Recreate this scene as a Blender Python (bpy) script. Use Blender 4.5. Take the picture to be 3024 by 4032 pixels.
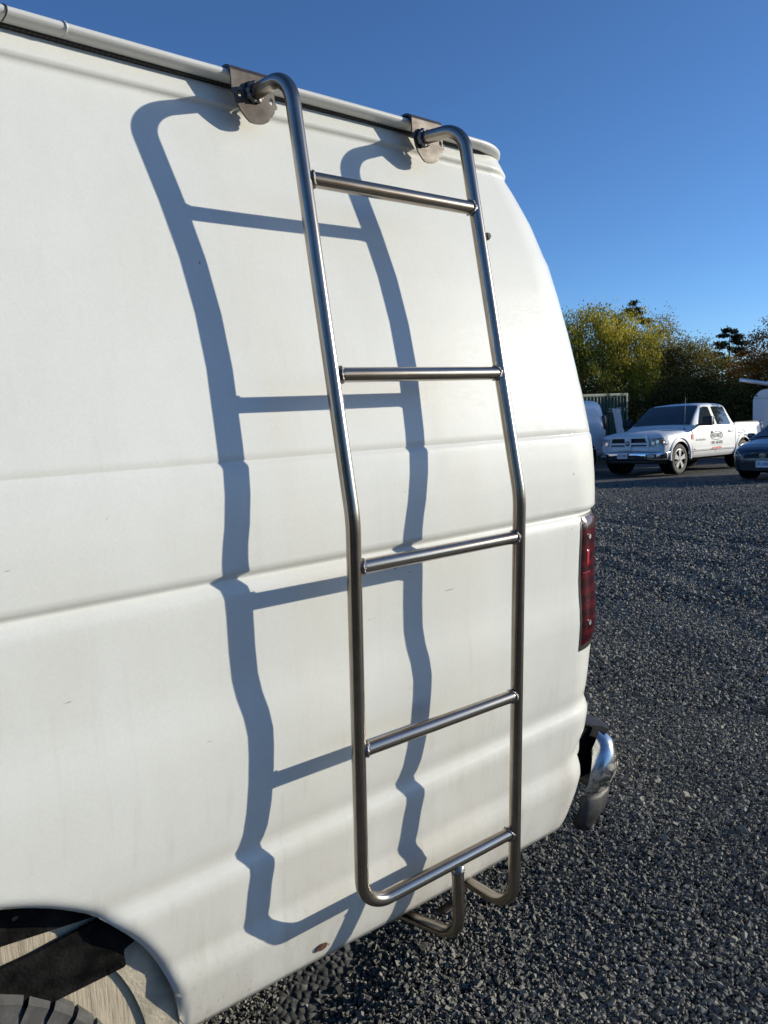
import bpy, bmesh, math, random
import numpy as np
from mathutils import Vector, Matrix, Quaternion

random.seed(7); rng = np.random.default_rng(7)
for o in list(bpy.data.objects): bpy.data.objects.remove(o, do_unlink=True)
S = bpy.context.scene
COL = S.collection

# ------------------------------------------------------------------ camera
cd = bpy.data.cameras.new('camera'); cam = bpy.data.objects.new('camera', cd); COL.objects.link(cam)
cd.sensor_fit = 'HORIZONTAL'; cd.sensor_width = 36.0; cd.lens = 36.04
cd.clip_start = 0.02; cd.clip_end = 2000
RIGHT = Vector((.76526, -.64249, -.03973)); DOWN = Vector((-.11514, -.07591, -.99044)); FWD = Vector((.63334, .76252, -.13207))
m = Matrix((RIGHT, -DOWN, -FWD)).transposed().to_4x4()
m.translation = (0, -1.10, 1.45)
cam.matrix_world = m
S.camera = cam
S.render.resolution_x = 768; S.render.resolution_y = 1024

# ------------------------------------------------------------------ sky, sun, exposure
SUN_D = Vector((-.82727, .50864, -.23854)).normalized()          # the way the light travels
w = bpy.data.worlds.new('World'); S.world = w; w.use_nodes = True
nt = w.node_tree
sky = nt.nodes.new('ShaderNodeTexSky'); sky.sky_type = 'NISHITA'; sky.sun_disc = False
sky.sun_elevation = math.asin(-SUN_D.z); sky.sun_rotation = math.atan2(-SUN_D.x, -SUN_D.y)
sky.altitude = 2500; sky.air_density = 1.0; sky.dust_density = 2.2; sky.ozone_density = 5.8
bg = nt.nodes['Background']; bg.inputs[1].default_value = 0.165
nt.links.new(sky.outputs[0], bg.inputs[0])
ld = bpy.data.lights.new('sun', 'SUN'); ld.energy = 5.0; ld.angle = math.radians(0.5); ld.color = (1.0, .93, .775)
sun = bpy.data.objects.new('sun', ld); COL.objects.link(sun)
sun.rotation_euler = SUN_D.to_track_quat('-Z', 'Y').to_euler(); sun.location = (20, -12, 12)
S.view_settings.view_transform = 'Standard'; S.view_settings.look = 'None'
S.view_settings.exposure = 0.0; S.view_settings.gamma = 1.0
S.render.engine = 'CYCLES'
S.cycles.use_adaptive_sampling = True; S.cycles.adaptive_threshold = .02; S.cycles.max_bounces = 5; S.cycles.diffuse_bounces = 2; S.cycles.glossy_bounces = 3; S.cycles.transmission_bounces = 3; S.cycles.transparent_max_bounces = 4

# ------------------------------------------------------------------ materials
class MT:
    def __init__(s, name):
        s.m = bpy.data.materials.new(name); s.m.use_nodes = True; s.t = s.m.node_tree; s.n = s.t.nodes
        s.b = s.n['Principled BSDF']
    def N(s, typ, **kw):
        n = s.n.new(typ)
        for k, v in kw.items(): setattr(n, k, v)
        return n
    def L(s, a, b): s.t.links.new(a, b)
    def set(s, **kw):
        for k, v in kw.items():
            i = s.b.inputs[k.replace('_', ' ')]
            i.default_value = (*v, 1) if isinstance(v, tuple) and len(v) == 3 else v
        return s
    def tc(s, out='Object', scale=(1, 1, 1)):
        t = s.N('ShaderNodeTexCoord'); mp = s.N('ShaderNodeMapping'); mp.inputs['Scale'].default_value = scale
        s.L(t.outputs[out], mp.inputs[0]); return mp.outputs[0]
    def pos(s, scale=(1, 1, 1), rot=(0, 0, 0)):
        g = s.N('ShaderNodeNewGeometry'); mp = s.N('ShaderNodeMapping'); mp.inputs['Scale'].default_value = scale; mp.inputs['Rotation'].default_value = rot
        s.L(g.outputs['Position'], mp.inputs[0]); return mp.outputs[0]
    def noise(s, vec, scale, detail=3, rough=.5):
        n = s.N('ShaderNodeTexNoise'); n.inputs['Scale'].default_value = scale; n.inputs['Detail'].default_value = detail; n.inputs['Roughness'].default_value = rough
        s.L(vec, n.inputs['Vector']); return n.outputs['Fac']
    def ramp(s, fac, stops):
        r = s.N('ShaderNodeValToRGB'); e = r.color_ramp.elements
        while len(e) < len(stops): e.new(.5)
        for el, (p, c) in zip(e, stops):
            el.position = p; el.color = (*c, 1) if len(c) == 3 else c
        s.L(fac, r.inputs[0]); return r.outputs[0]
    def val(s, fac, a, b, c, d):
        n = s.N('ShaderNodeMapRange'); n.inputs[1].default_value = a; n.inputs[2].default_value = b; n.inputs[3].default_value = c; n.inputs[4].default_value = d
        s.L(fac, n.inputs[0]); return n.outputs[0]
    def math(s, op, a, b=None):
        n = s.N('ShaderNodeMath', operation=op)
        for i, x in enumerate((a, b)):
            if x is None: continue
            if isinstance(x, (int, float)): n.inputs[i].default_value = x
            else: s.L(x, n.inputs[i])
        return n.outputs[0]
    def mix(s, fac, a, b, mode='MIX'):
        n = s.N('ShaderNodeMix', data_type='RGBA', blend_type=mode)
        for i, x in ((0, fac), (6, a), (7, b)):
            if isinstance(x, (int, float)): n.inputs[i].default_value = x
            elif isinstance(x, tuple): n.inputs[i].default_value = (*x, 1)
            else: s.L(x, n.inputs[i])
        return n.outputs[2]
    def bump(s, h, strength=.3, dist=.01):
        n = s.N('ShaderNodeBump'); n.inputs['Strength'].default_value = strength; n.inputs['Distance'].default_value = dist
        s.L(h, n.inputs['Height']); s.L(n.outputs[0], s.b.inputs['Normal']); return n.outputs[0]

def plain(name, col, rough=.5, metal=0., var=.12, scale=8., coat=0., spec=.5, bump=0.):
    t = MT(name); v = t.pos(); f = t.noise(v, scale, 4)
    a = tuple(max(0, c * (1 - var)) for c in col); b = tuple(min(1, c * (1 + var)) for c in col)
    t.L(t.ramp(f, [(.3, a), (.7, b)]), t.b.inputs['Base Color'])
    t.set(Metallic=metal, Coat_Weight=coat, Coat_Roughness=.06)
    t.b.inputs['Specular IOR Level'].default_value = spec
    t.L(t.val(f, .2, .8, max(0, rough - .06), min(1, rough + .06)), t.b.inputs['Roughness'])
    if bump: t.bump(t.noise(v, scale * 6, 3), bump, .004)
    return t.m

M = {}
def van_paint():
    t = MT('aged_white_van_paint')
    base = t.ramp(t.noise(t.pos(), 1.7, 4), [(.3, (.705, .708, .662)), (.7, (.75, .752, .712))])
    # road film: a stain with its own shape on the lower panels
    g = t.N('ShaderNodeNewGeometry'); sx = t.N('ShaderNodeSeparateXYZ'); t.L(g.outputs['Position'], sx.inputs[0])
    low = t.val(sx.outputs[2], .36, .80, 1, 0)
    n1 = t.noise(t.pos((1, 1, .25)), 9, 6, .65)
    grime = t.math('MULTIPLY', low, t.val(n1, .35, .72, 0.22, 1.0))
    base = t.mix(grime, base, (.52, .48, .41))
    sp_ = t.math('MULTIPLY', t.val(t.noise(t.pos((1, 1, .6)), 95, 4, .7), .60, .68, 0, .75), t.math('MULTIPLY', t.val(sx.outputs[2], .36, .60, 1, 0), t.val(n1, .40, .60, .2, 1)))
    base = t.mix(sp_, base, (.22, .19, .15))
    # vertical run marks
    st = t.noise(t.pos((46, 46, 1.2)), 1, 3)
    base = t.mix(t.math('MULTIPLY', t.val(st, .58, .78, 0, .34), t.val(sx.outputs[2], .4, 1.3, 1, .22)), base, (.47, .44, .38))
    # small chips and flecks
    vo = t.N('ShaderNodeTexVoronoi'); vo.inputs['Scale'].default_value = 15; vo.inputs['Randomness'].default_value = 1
    wv = t.N('ShaderNodeMapping'); wv.inputs['Scale'].default_value = (1, 1, .55)
    gp = t.N('ShaderNodeNewGeometry'); t.L(gp.outputs['Position'], wv.inputs[0]); t.L(wv.outputs[0], vo.inputs['Vector'])
    pick = t.val(vo.outputs['Color'], .60, .61, 0, 1)
    spot = t.math('MULTIPLY', t.val(vo.outputs['Distance'], .022, .04, 1, 0), pick)
    base = t.mix(t.math('MULTIPLY', spot, .75), base, (.16, .14, .12))
    # dark hairline scratches, sparse
    for rot, sc in (((0, .9, 0), 3.1), ((0, -.35, 0), 4.3)):
        v2 = t.N('ShaderNodeTexVoronoi'); v2.inputs['Scale'].default_value = sc
        mp = t.N('ShaderNodeMapping'); mp.inputs['Scale'].default_value = (.9, .9, 12); mp.inputs['Rotation'].default_value = rot
        gg = t.N('ShaderNodeNewGeometry'); t.L(gg.outputs['Position'], mp.inputs[0]); t.L(mp.outputs[0], v2.inputs['Vector'])
        sc_ = t.math('MULTIPLY', t.val(v2.outputs['Distance'], .035, .05, 1, 0), t.val(v2.outputs['Color'], .62, .63, 0, 1))
        sc_ = t.math('MULTIPLY', sc_, t.val(t.noise(t.pos(), 90, 2), .5, .6, 0, .7))
        base = t.mix(sc_, base, (.30, .27, .24))
    base = t.mix(.5, base, t.ramp(t.noise(t.pos(), 210, 4, .7), [(.3, (.92, .92, .92)), (.7, (1.06, 1.06, 1.055))]), 'MULTIPLY')
    base = t.mix(.7, base, t.ramp(t.noise(t.pos((1, 1, .5)), 5.5, 6, .65), [(.35, (.945, .938, .915)), (.65, (1.02, 1.02, 1.02))]), 'MULTIPLY')
    t.L(base, t.b.inputs['Base Color'])
    # polish haze: fine scuffs break up the gloss of the clear coat
    sc1 = t.noise(t.pos((60, 60, 420), (.0, .5, 0)), 1, 2)
    t.L(t.val(sc1, .35, .7, .46, .56), t.b.inputs['Roughness'])
    t.set(Coat_Weight=.55, Coat_Roughness=.075); t.b.inputs['Specular IOR Level'].default_value = .22
    bc = t.N('ShaderNodeBump'); bc.inputs['Strength'].default_value = .22; bc.inputs['Distance'].default_value = .0012; t.L(sc1, bc.inputs['Height'])
    nb = t.bump(t.noise(t.pos(), 3.2, 2), .30, .005); t.L(nb, bc.inputs['Normal']); t.L(bc.outputs[0], t.b.inputs['Coat Normal'])
    return t.m
M['van'] = van_paint()

def rail_paint():
    t = MT('chalky_white_rail_paint')
    n = t.noise(t.pos((2, 30, 30)), 2, 5); d = t.noise(t.pos((30, 60, 60)), 1, 4, .7)
    b = t.ramp(n, [(.3, (.60, .595, .56)), (.7, (.69, .685, .655))])
    b = t.mix(t.val(d, .66, .74, 0, .6), b, (.25, .22, .18))
    t.L(b, t.b.inputs['Base Color']); t.set(Roughness=.42, Coat_Weight=.2, Coat_Roughness=.2); t.bump(d, .15, .002)
    return t.m
M['rail'] = rail_paint()

def steel():
    t = MT('raw_mill_steel_tube')
    uv = t.N('ShaderNodeUVMap'); uv.uv_map = 'UVMap'
    mp = t.N('ShaderNodeMapping'); mp.inputs['Scale'].default_value = (1.4, 9, 1); t.L(uv.outputs[0], mp.inputs[0])
    mp2 = t.N('ShaderNodeMapping'); mp2.inputs['Scale'].default_value = (5, 60, 1); t.L(uv.outputs[0], mp2.inputs[0])
    mp3 = t.N('ShaderNodeMapping'); mp3.inputs['Scale'].default_value = (22, 3, 1); t.L(uv.outputs[0], mp3.inputs[0])
    a = t.noise(mp.outputs[0], 1, 4); b = t.noise(mp2.outputs[0], 1, 4); c = t.noise(mp3.outputs[0], 1, 5, .65)
    f = t.math('ADD', t.math('MULTIPLY', a, .55), t.math('ADD', t.math('MULTIPLY', b, .3), t.math('MULTIPLY', c, .15)))
    col = t.ramp(f, [(.30, (.075, .05, .033)), (.41, (.22, .175, .13)), (.52, (.42, .37, .31)), (.68, (.66, .63, .585))])
    at = t.N('ShaderNodeAttribute'); at.attribute_name = 'heat'
    hn = t.math('MULTIPLY', at.outputs['Fac'], t.val(c, .3, .7, .75, 1.15))
    tint = t.ramp(hn, [(0, (1, 1, 1)), (.18, (.95, .80, .60)), (.42, (.62, .40, .27)), (.62, (.36, .34, .42)), (.85, (.20, .20, .22))])
    t.L(t.mix(1.0, col, tint, 'MULTIPLY'), t.b.inputs['Base Color'])
    t.set(Metallic=.97)
    t.L(t.math('ADD', t.val(f, .35, .7, .29, .15), t.math('MULTIPLY', at.outputs['Fac'], .12)), t.b.inputs['Roughness'])
    t.bump(t.math('ADD', b, t.math('MULTIPLY', c, .6)), .10, .001)
    return t.m
M['steel'] = steel()
def plate_steel():
    t = MT('laser_cut_steel_plate')
    n = t.noise(t.pos(), 26, 5, .6); f = t.noise(t.pos((20, 200, 200)), 1, 3)
    col = t.ramp(n, [(.3, (.05, .038, .028)), (.5, (.088, .073, .06)), (.7, (.14, .124, .108))])
    at = t.N('ShaderNodeAttribute'); at.attribute_name = 'heat'
    tint = t.ramp(t.math('MULTIPLY', at.outputs['Fac'], t.val(n, .3, .7, .7, 1.2)), [(0, (1, 1, 1)), (.25, (1, .8, .58)), (.5, (.75, .42, .22)), (.75, (.40, .42, .48)), (.95, (.2, .2, .22))])
    t.L(t.mix(1.0, col, tint, 'MULTIPLY'), t.b.inputs['Base Color'])
    t.set(Metallic=.55); t.L(t.val(f, .3, .7, .42, .55), t.b.inputs['Roughness']); t.bump(n, .12, .001); return t.m
M['plate'] = plate_steel()
M['weld'] = plain('weld_bead_steel', (.26, .25, .25), .32, 1., .6, 160, bump=.5)
def gravel_mat():
    t = MT('crushed_basalt_gravel')
    g = t.N('ShaderNodeNewGeometry')
    col = t.ramp(g.outputs['Random Per Island'], [(0, (.096, .092, .080)), (.35, (.174, .168, .147)), (.7, (.232, .226, .199)), (.93, (.285, .275, .243)), (1, (.37, .34, .28))])
    n = t.noise(t.pos(), 240, 3)
    col = t.mix(1., col, t.ramp(t.noise(t.pos(), 1.1, 5, .6), [(.32, (.72, .73, .75)), (.68, (1.22, 1.2, 1.13))]), 'MULTIPLY')
    t.L(t.mix(.5, col, t.ramp(n, [(.3, (.5, .5, .5)), (.7, (1.3, 1.3, 1.3))]), 'MULTIPLY'), t.b.inputs['Base Color'])
    t.set(Roughness=.78); t.b.inputs['Specular IOR Level'].default_value = .3; t.bump(n, .35, .002); return t.m
M['gravel'] = gravel_mat()
def yard_mat():
    t = MT('gravel_yard_ground')
    p = t.pos()
    vo = t.N('ShaderNodeTexVoronoi'); vo.inputs['Scale'].default_value = 48; t.L(p, vo.inputs['Vector'])
    v2 = t.N('ShaderNodeTexVoronoi'); v2.inputs['Scale'].default_value = 17; t.L(p, v2.inputs['Vector'])
    sp = t.N('ShaderNodeSeparateColor'); t.L(vo.outputs['Color'], sp.inputs[0])
    col = t.ramp(sp.outputs[0], [(0, (.036, .036, .034)), (.5, (.078, .078, .074)), (.85, (.13, .129, .121)), (1, (.26, .245, .205))])
    big = t.ramp(t.noise(p, .55, 5, .6), [(.3, (.75, .77, .8)), (.7, (1.2, 1.17, 1.12))])
    t.L(t.mix(1.0, col, big, 'MULTIPLY'), t.b.inputs['Base Color'])
    t.set(Roughness=.85)
    h = t.math('ADD', t.math('SUBTRACT', 1.0, vo.outputs['Distance']), t.math('MULTIPLY', v2.outputs['Distance'], -.8))
    h = t.math('ADD', h, t.math('MULTIPLY', sp.outputs[1], .8))
    t.bump(h, 1.0, .012); return t.m
M['yard'] = yard_mat()

# ------------------------------------------------------------------ mesh helpers
def tag(o, label, cat, group=None, kind=None):
    if label: o['label'] = label
    if cat: o['category'] = cat
    if group: o['group'] = group
    if kind: o['kind'] = kind
    return o
def empty(name, loc, label, cat, group=None):
    o = bpy.data.objects.new(name, None); COL.objects.link(o); o.location = loc; o.empty_display_size = .1
    return tag(o, label, cat, group)
def link(name, me, mat, parent=None):
    o = bpy.data.objects.new(name, me); COL.objects.link(o)
    if mat is not None and not me.materials: me.materials.append(mat)
    if parent is not None: o.parent = parent; o.matrix_parent_inverse = Matrix()
    return o
def mesh(name, V, F, mat, parent=None, smooth=True, sharp=None, rel=True):
    me = bpy.data.meshes.new(name)
    if parent is not None and rel: V = [tuple(Vector(v) - parent.location) for v in V]
    me.from_pydata([tuple(map(float, v)) for v in V], [], [tuple(f) for f in F]); me.update()
    if smooth:
        me.polygons.foreach_set('use_smooth', [True] * len(me.polygons))
        if sharp: me.set_sharp_from_angle(angle=math.radians(sharp))
    return link(name, me, mat, parent)
def np_mesh(name, V, F, mat, smooth=False):
    me = bpy.data.meshes.new(name); n, k = F.shape
    me.vertices.add(len(V)); me.vertices.foreach_set('co', V.astype(np.float32).ravel())
    me.loops.add(n * k); me.loops.foreach_set('vertex_index', F.astype(np.int32).ravel())
    me.polygons.add(n); me.polygons.foreach_set('loop_start', np.arange(0, n * k, k, dtype=np.int32))
    me.update(calc_edges=True)
    me.polygons.foreach_set('use_smooth', np.full(n, smooth)); me.materials.append(mat)
    return me
def grid_faces(ni, nj, flip=False, closed=False):
    F = []
    for i in range(ni - 1):
        for j in range(nj if closed else nj - 1):
            a, b, c, d = i * nj + j, i * nj + (j + 1) % nj, (i + 1) * nj + (j + 1) % nj, (i + 1) * nj + j
            F.append((a, d, c, b) if flip else (a, b, c, d))
    return F
def fillet(pts, rads, step=.014):
    """polyline with rounded corners -> dense points"""
    P = [Vector(p) for p in pts]; out = [P[0]]
    for i in range(1, len(P) - 1):
        a = (P[i - 1] - P[i]).normalized(); b = (P[i + 1] - P[i]).normalized(); r = rads[i - 1]
        ang = a.angle(b); t = r / math.tan(ang / 2)
        t = min(t, .49 * (P[i - 1] - P[i]).length if i > 1 else .95 * (P[i - 1] - P[i]).length, .95 * (P[i + 1] - P[i]).length)
        r = t * math.tan(ang / 2); c = P[i] + (a + b).normalized() * (r / math.sin(ang / 2))
        s, e = P[i] + a * t - c, P[i] + b * t - c; tot = s.angle(e); n = max(3, int(tot * max(r, .02) / .005)); n = min(n, 28)
        ax = s.cross(e).normalized()
        for k in range(n + 1): out.append(c + Quaternion(ax, tot * k / n) @ s)
    out.append(P[-1])
    res = [out[0]]
    for p in out[1:]:
        d = (p - res[-1]).length
        if d < 1e-5: continue
        n = max(1, int(d / step))
        a = res[-1]
        for k in range(1, n + 1): res.append(a.lerp(p, k / n))
    return res
def tube(name, path, r, mat, parent=None, n=20, welds=(), caps=True, hw=.035):
    path = [Vector(p) for p in path]; V = []; F = []; L = [0.]
    for a, b in zip(path, path[1:]): L.append(L[-1] + (b - a).length)
    tan = [(path[min(i + 1, len(path) - 1)] - path[max(i - 1, 0)]).normalized() for i in range(len(path))]
    u = tan[0].orthogonal().normalized()
    off = parent.location if parent is not None else Vector()
    for i, p in enumerate(path):
        u = (u - tan[i] * u.dot(tan[i])).normalized(); v = tan[i].cross(u)
        rr = r(i / (len(path) - 1)) if callable(r) else r
        for k in range(n):
            a = 2 * math.pi * k / n; V.append(p + (u * math.cos(a) + v * math.sin(a)) * rr - off)
    F = grid_faces(len(path), n, closed=True)
    if caps: F.append(tuple(range(n))[::-1]); F.append(tuple(range((len(path) - 1) * n, len(path) * n)))
    me = bpy.data.meshes.new(name); me.from_pydata([tuple(x) for x in V], [], F); me.update()
    me.polygons.foreach_set('use_smooth', [len(f) <= 4 for f in F])
    uvl = me.uv_layers.new(name='UVMap'); ph = rng.random()
    for poly in me.polygons:
        ks = [vi % n for vi in poly.vertices]; wrap = (n - 1 in ks and 0 in ks)
        for li, vi in zip(poly.loop_indices, poly.vertices):
            k = vi % n; kk = n if (wrap and k == 0) else k
            uvl.data[li].uv = (L[vi // n] + ph * 7, kk / n)
    at = me.attributes.new('heat', 'FLOAT', 'POINT')
    hv = []
    for x in V:
        h = 0
        for wp in welds: h = max(h, math.exp(-(((x + off) - Vector(wp)).length / hw) ** 2))
        hv.append(h)
    at.data.foreach_set('value', hv)
    return link(name, me, mat, parent)
def bead(name, c, axis, R, r, parent, mat=None, seed=0, arc=2 * math.pi, saddle=0., saddle_dir=None, n=34, mseg=8):
    """lumpy weld ring round a tube"""
    rg = random.Random(seed); axis = Vector(axis).normalized(); u = axis.orthogonal().normalized() if saddle_dir is None else Vector(saddle_dir).normalized()
    u = (u - axis * u.dot(axis)).normalized(); v = axis.cross(u); V = []
    off = parent.location
    for i in range(n):
        a = arc * i / n; rr = r * (1 + .28 * math.sin(a * 9 + seed) + rg.uniform(-.14, .14)); cc = Vector(c) + axis * (saddle * math.cos(2 * a) + rg.uniform(-.0006, .0006))
        d = u * math.cos(a) + v * math.sin(a)
        for k in range(mseg):
            b = 2 * math.pi * k / mseg
            V.append(cc + d * (R + rr * math.cos(b)) + axis * (rr * 1.25 * math.sin(b)) - off)
    F = [(i * mseg + k, ((i + 1) % n) * mseg + k, ((i + 1) % n) * mseg + (k + 1) % mseg, i * mseg + (k + 1) % mseg) for i in range(n) for k in range(mseg)]
    return mesh(name, V, F, mat or M['weld'], parent, rel=False)
def sweep(name, path, normals, section, mat, parent=None, closed=True, caps=False, sharp=None):
    """section = [(out, up)], path points with horizontal outward normals"""
    V = []
    for p, nn in zip(path, normals):
        for o_, u_ in section: V.append(Vector(p) + Vector(nn) * o_ + Vector((0, 0, u_)))
    k = len(section); F = grid_faces(len(path), k, closed=closed)
    if caps: F.append(tuple(range(k))[::-1]); F.append(tuple(range((len(path) - 1) * k, len(path) * k)))
    return mesh(name, V, F, mat, parent, sharp=sharp)
def box(name, lo, hi, mat, parent=None, bev=.01, seg=2, rot=None):
    bm = bmesh.new(); bmesh.ops.create_cube(bm, size=1)
    lo, hi = Vector(lo), Vector(hi); c = (lo + hi) / 2; s = hi - lo
    for v in bm.verts: v.co = Vector((v.co.x * s.x, v.co.y * s.y, v.co.z * s.z))
    if bev: bmesh.ops.bevel(bm, geom=bm.edges[:], offset=min(bev, min(s) * .45), segments=seg, affect='EDGES', profile=.5)
    if rot is not None:
        for v in bm.verts: v.co = rot @ v.co
    off = parent.location if parent is not None else Vector()
    for v in bm.verts: v.co += c - off
    me = bpy.data.meshes.new(name); bm.to_mesh(me); bm.free()
    me.polygons.foreach_set('use_smooth', [True] * len(me.polygons)); me.set_sharp_from_angle(angle=math.radians(40))
    return link(name, me, mat, parent)
def prism(name, pts2, fn, thick, mat, parent=None, holes=(), bev=0, sharp=35):
    """flat outline (list of 2D) with holes; fn maps (a,b,t) to 3D, t from 0 to thick"""
    bm = bmesh.new()
    for loop in [pts2] + list(holes):
        vs = [bm.verts.new((a, b, 0)) for a, b in loop]
        for i in range(len(vs)): bm.edges.new((vs[i], vs[(i + 1) % len(vs)]))
    bmesh.ops.triangle_fill(bm, use_beauty=True, use_dissolve=False, edges=bm.edges[:], normal=(0, 0, 1))
    r = bmesh.ops.extrude_face_region(bm, geom=bm.faces[:])
    for v in r['geom']:
        if isinstance(v, bmesh.types.BMVert): v.co.z = thick
    bmesh.ops.recalc_face_normals(bm, faces=bm.faces[:])
    off = parent.location if parent is not None else Vector()
    for v in bm.verts: v.co = Vector(fn(v.co.x, v.co.y, v.co.z)) - off
    bmesh.ops.recalc_face_normals(bm, faces=bm.faces[:])
    me = bpy.data.meshes.new(name); bm.to_mesh(me); bm.free()
    me.polygons.foreach_set('use_smooth', [True] * len(me.polygons)); me.set_sharp_from_angle(angle=math.radians(sharp))
    return link(name, me, mat, parent)
def round_poly(pts, r, n=5):
    out = []
    for i, p in enumerate(pts):
        p = Vector(p); a = Vector(pts[i - 1]) - p; b = Vector(pts[(i + 1) % len(pts)]) - p
        rr = min(r, a.length * .45, b.length * .45); A = p + a.normalized() * rr; B = p + b.normalized() * rr
        for k in range(n + 1):
            t = k / n; out.append(tuple((A * (1 - t) ** 2 + p * 2 * t * (1 - t) + B * t * t)))
    return out
def circle(cx, cy, r, n=16, ry=None):
    ry = ry or r
    return [(cx + r * math.cos(2 * math.pi * k / n), cy + ry * math.sin(2 * math.pi * k / n)) for k in range(n)]
def text(name, s, size, fn, mat, parent, depth=.002, align='CENTER', sx=1.):
    """lettering as real mesh; fn maps (right, up, out) to 3D"""
    c = bpy.data.curves.new(name, 'FONT'); c.body = s; c.size = size; c.extrude = depth / 2; c.align_x = align; c.align_y = 'CENTER'; c.resolution_u = 2
    o = bpy.data.objects.new(name, c); COL.objects.link(o)
    dg = bpy.context.evaluated_depsgraph_get(); dg.update()
    me = bpy.data.meshes.new_from_object(o.evaluated_get(dg)); bpy.data.objects.remove(o); bpy.data.curves.remove(c)
    off = parent.location if parent is not None else Vector()
    for v in me.vertices: v.co = Vector(fn(v.co.x * sx, v.co.y, v.co.z)) - off
    me.materials.clear(); return link(name, me, mat, parent)
def arch_cut(V, inside_fn, circ, ni, nj, refit):
    """V[i][j] grid, returns kept faces; verts just inside the circle are snapped to it"""
    xc, zc, R = circ
    ins = [[inside_fn(V[i][j]) and math.hypot(V[i][j][0] - xc, V[i][j][2] - zc) < R for j in range(nj)] for i in range(ni)]
    snap = []
    for i in range(ni):
        for j in range(nj):
            if ins[i][j]:
                nb = [(i + a, j + b) for a in (-1, 0, 1) for b in (-1, 0, 1) if 0 <= i + a < ni and 0 <= j + b < nj]
                if any(not ins[a][b] for a, b in nb): snap.append((i, j))
    for i, j in snap:
        x, y, z = V[i][j]; d = math.hypot(x - xc, z - zc) or 1e-6
        x2, z2 = xc + (x - xc) * R / d, zc + (z - zc) * R / d
        V[i][j] = (x2, refit(x2, z2, y), z2)
    return ins

# ------------------------------------------------------------------ ground
def gz(x, y):
    s = .64 * x + .77 * y - 2.5
    z = -.034 * (np.log1p(np.exp(np.clip(s, -30, 30) / .8)) * .8 if True else 0)
    z = np.where(s > 24, -.034 * s, z)
    return np.maximum(z, -1.3)
def gzf(x, y): return float(gz(np.array(float(x)), np.array(float(y))))
def build_ground():
    rad = [0] + list(np.geomspace(.4, 900, 70)); na = 96; V = []; F = []
    for r in rad:
        for k in range(na):
            a = 2 * math.pi * k / na; x, y = 3 + r * math.cos(a), 1 + r * math.sin(a); V.append((x, y, gzf(x, y) - .012))
    for i in range(len(rad) - 1):
        for k in range(na): F.append((i * na + k, (i + 1) * na + k, (i + 1) * na + (k + 1) % na, i * na + (k + 1) % na))
    o = mesh('gravel_yard', V, F[na * 0:], M['yard']); o['kind'] = 'structure'; o['label'] = 'dark grey crushed gravel yard stretching back to the parked vehicles'
build_ground()
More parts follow.
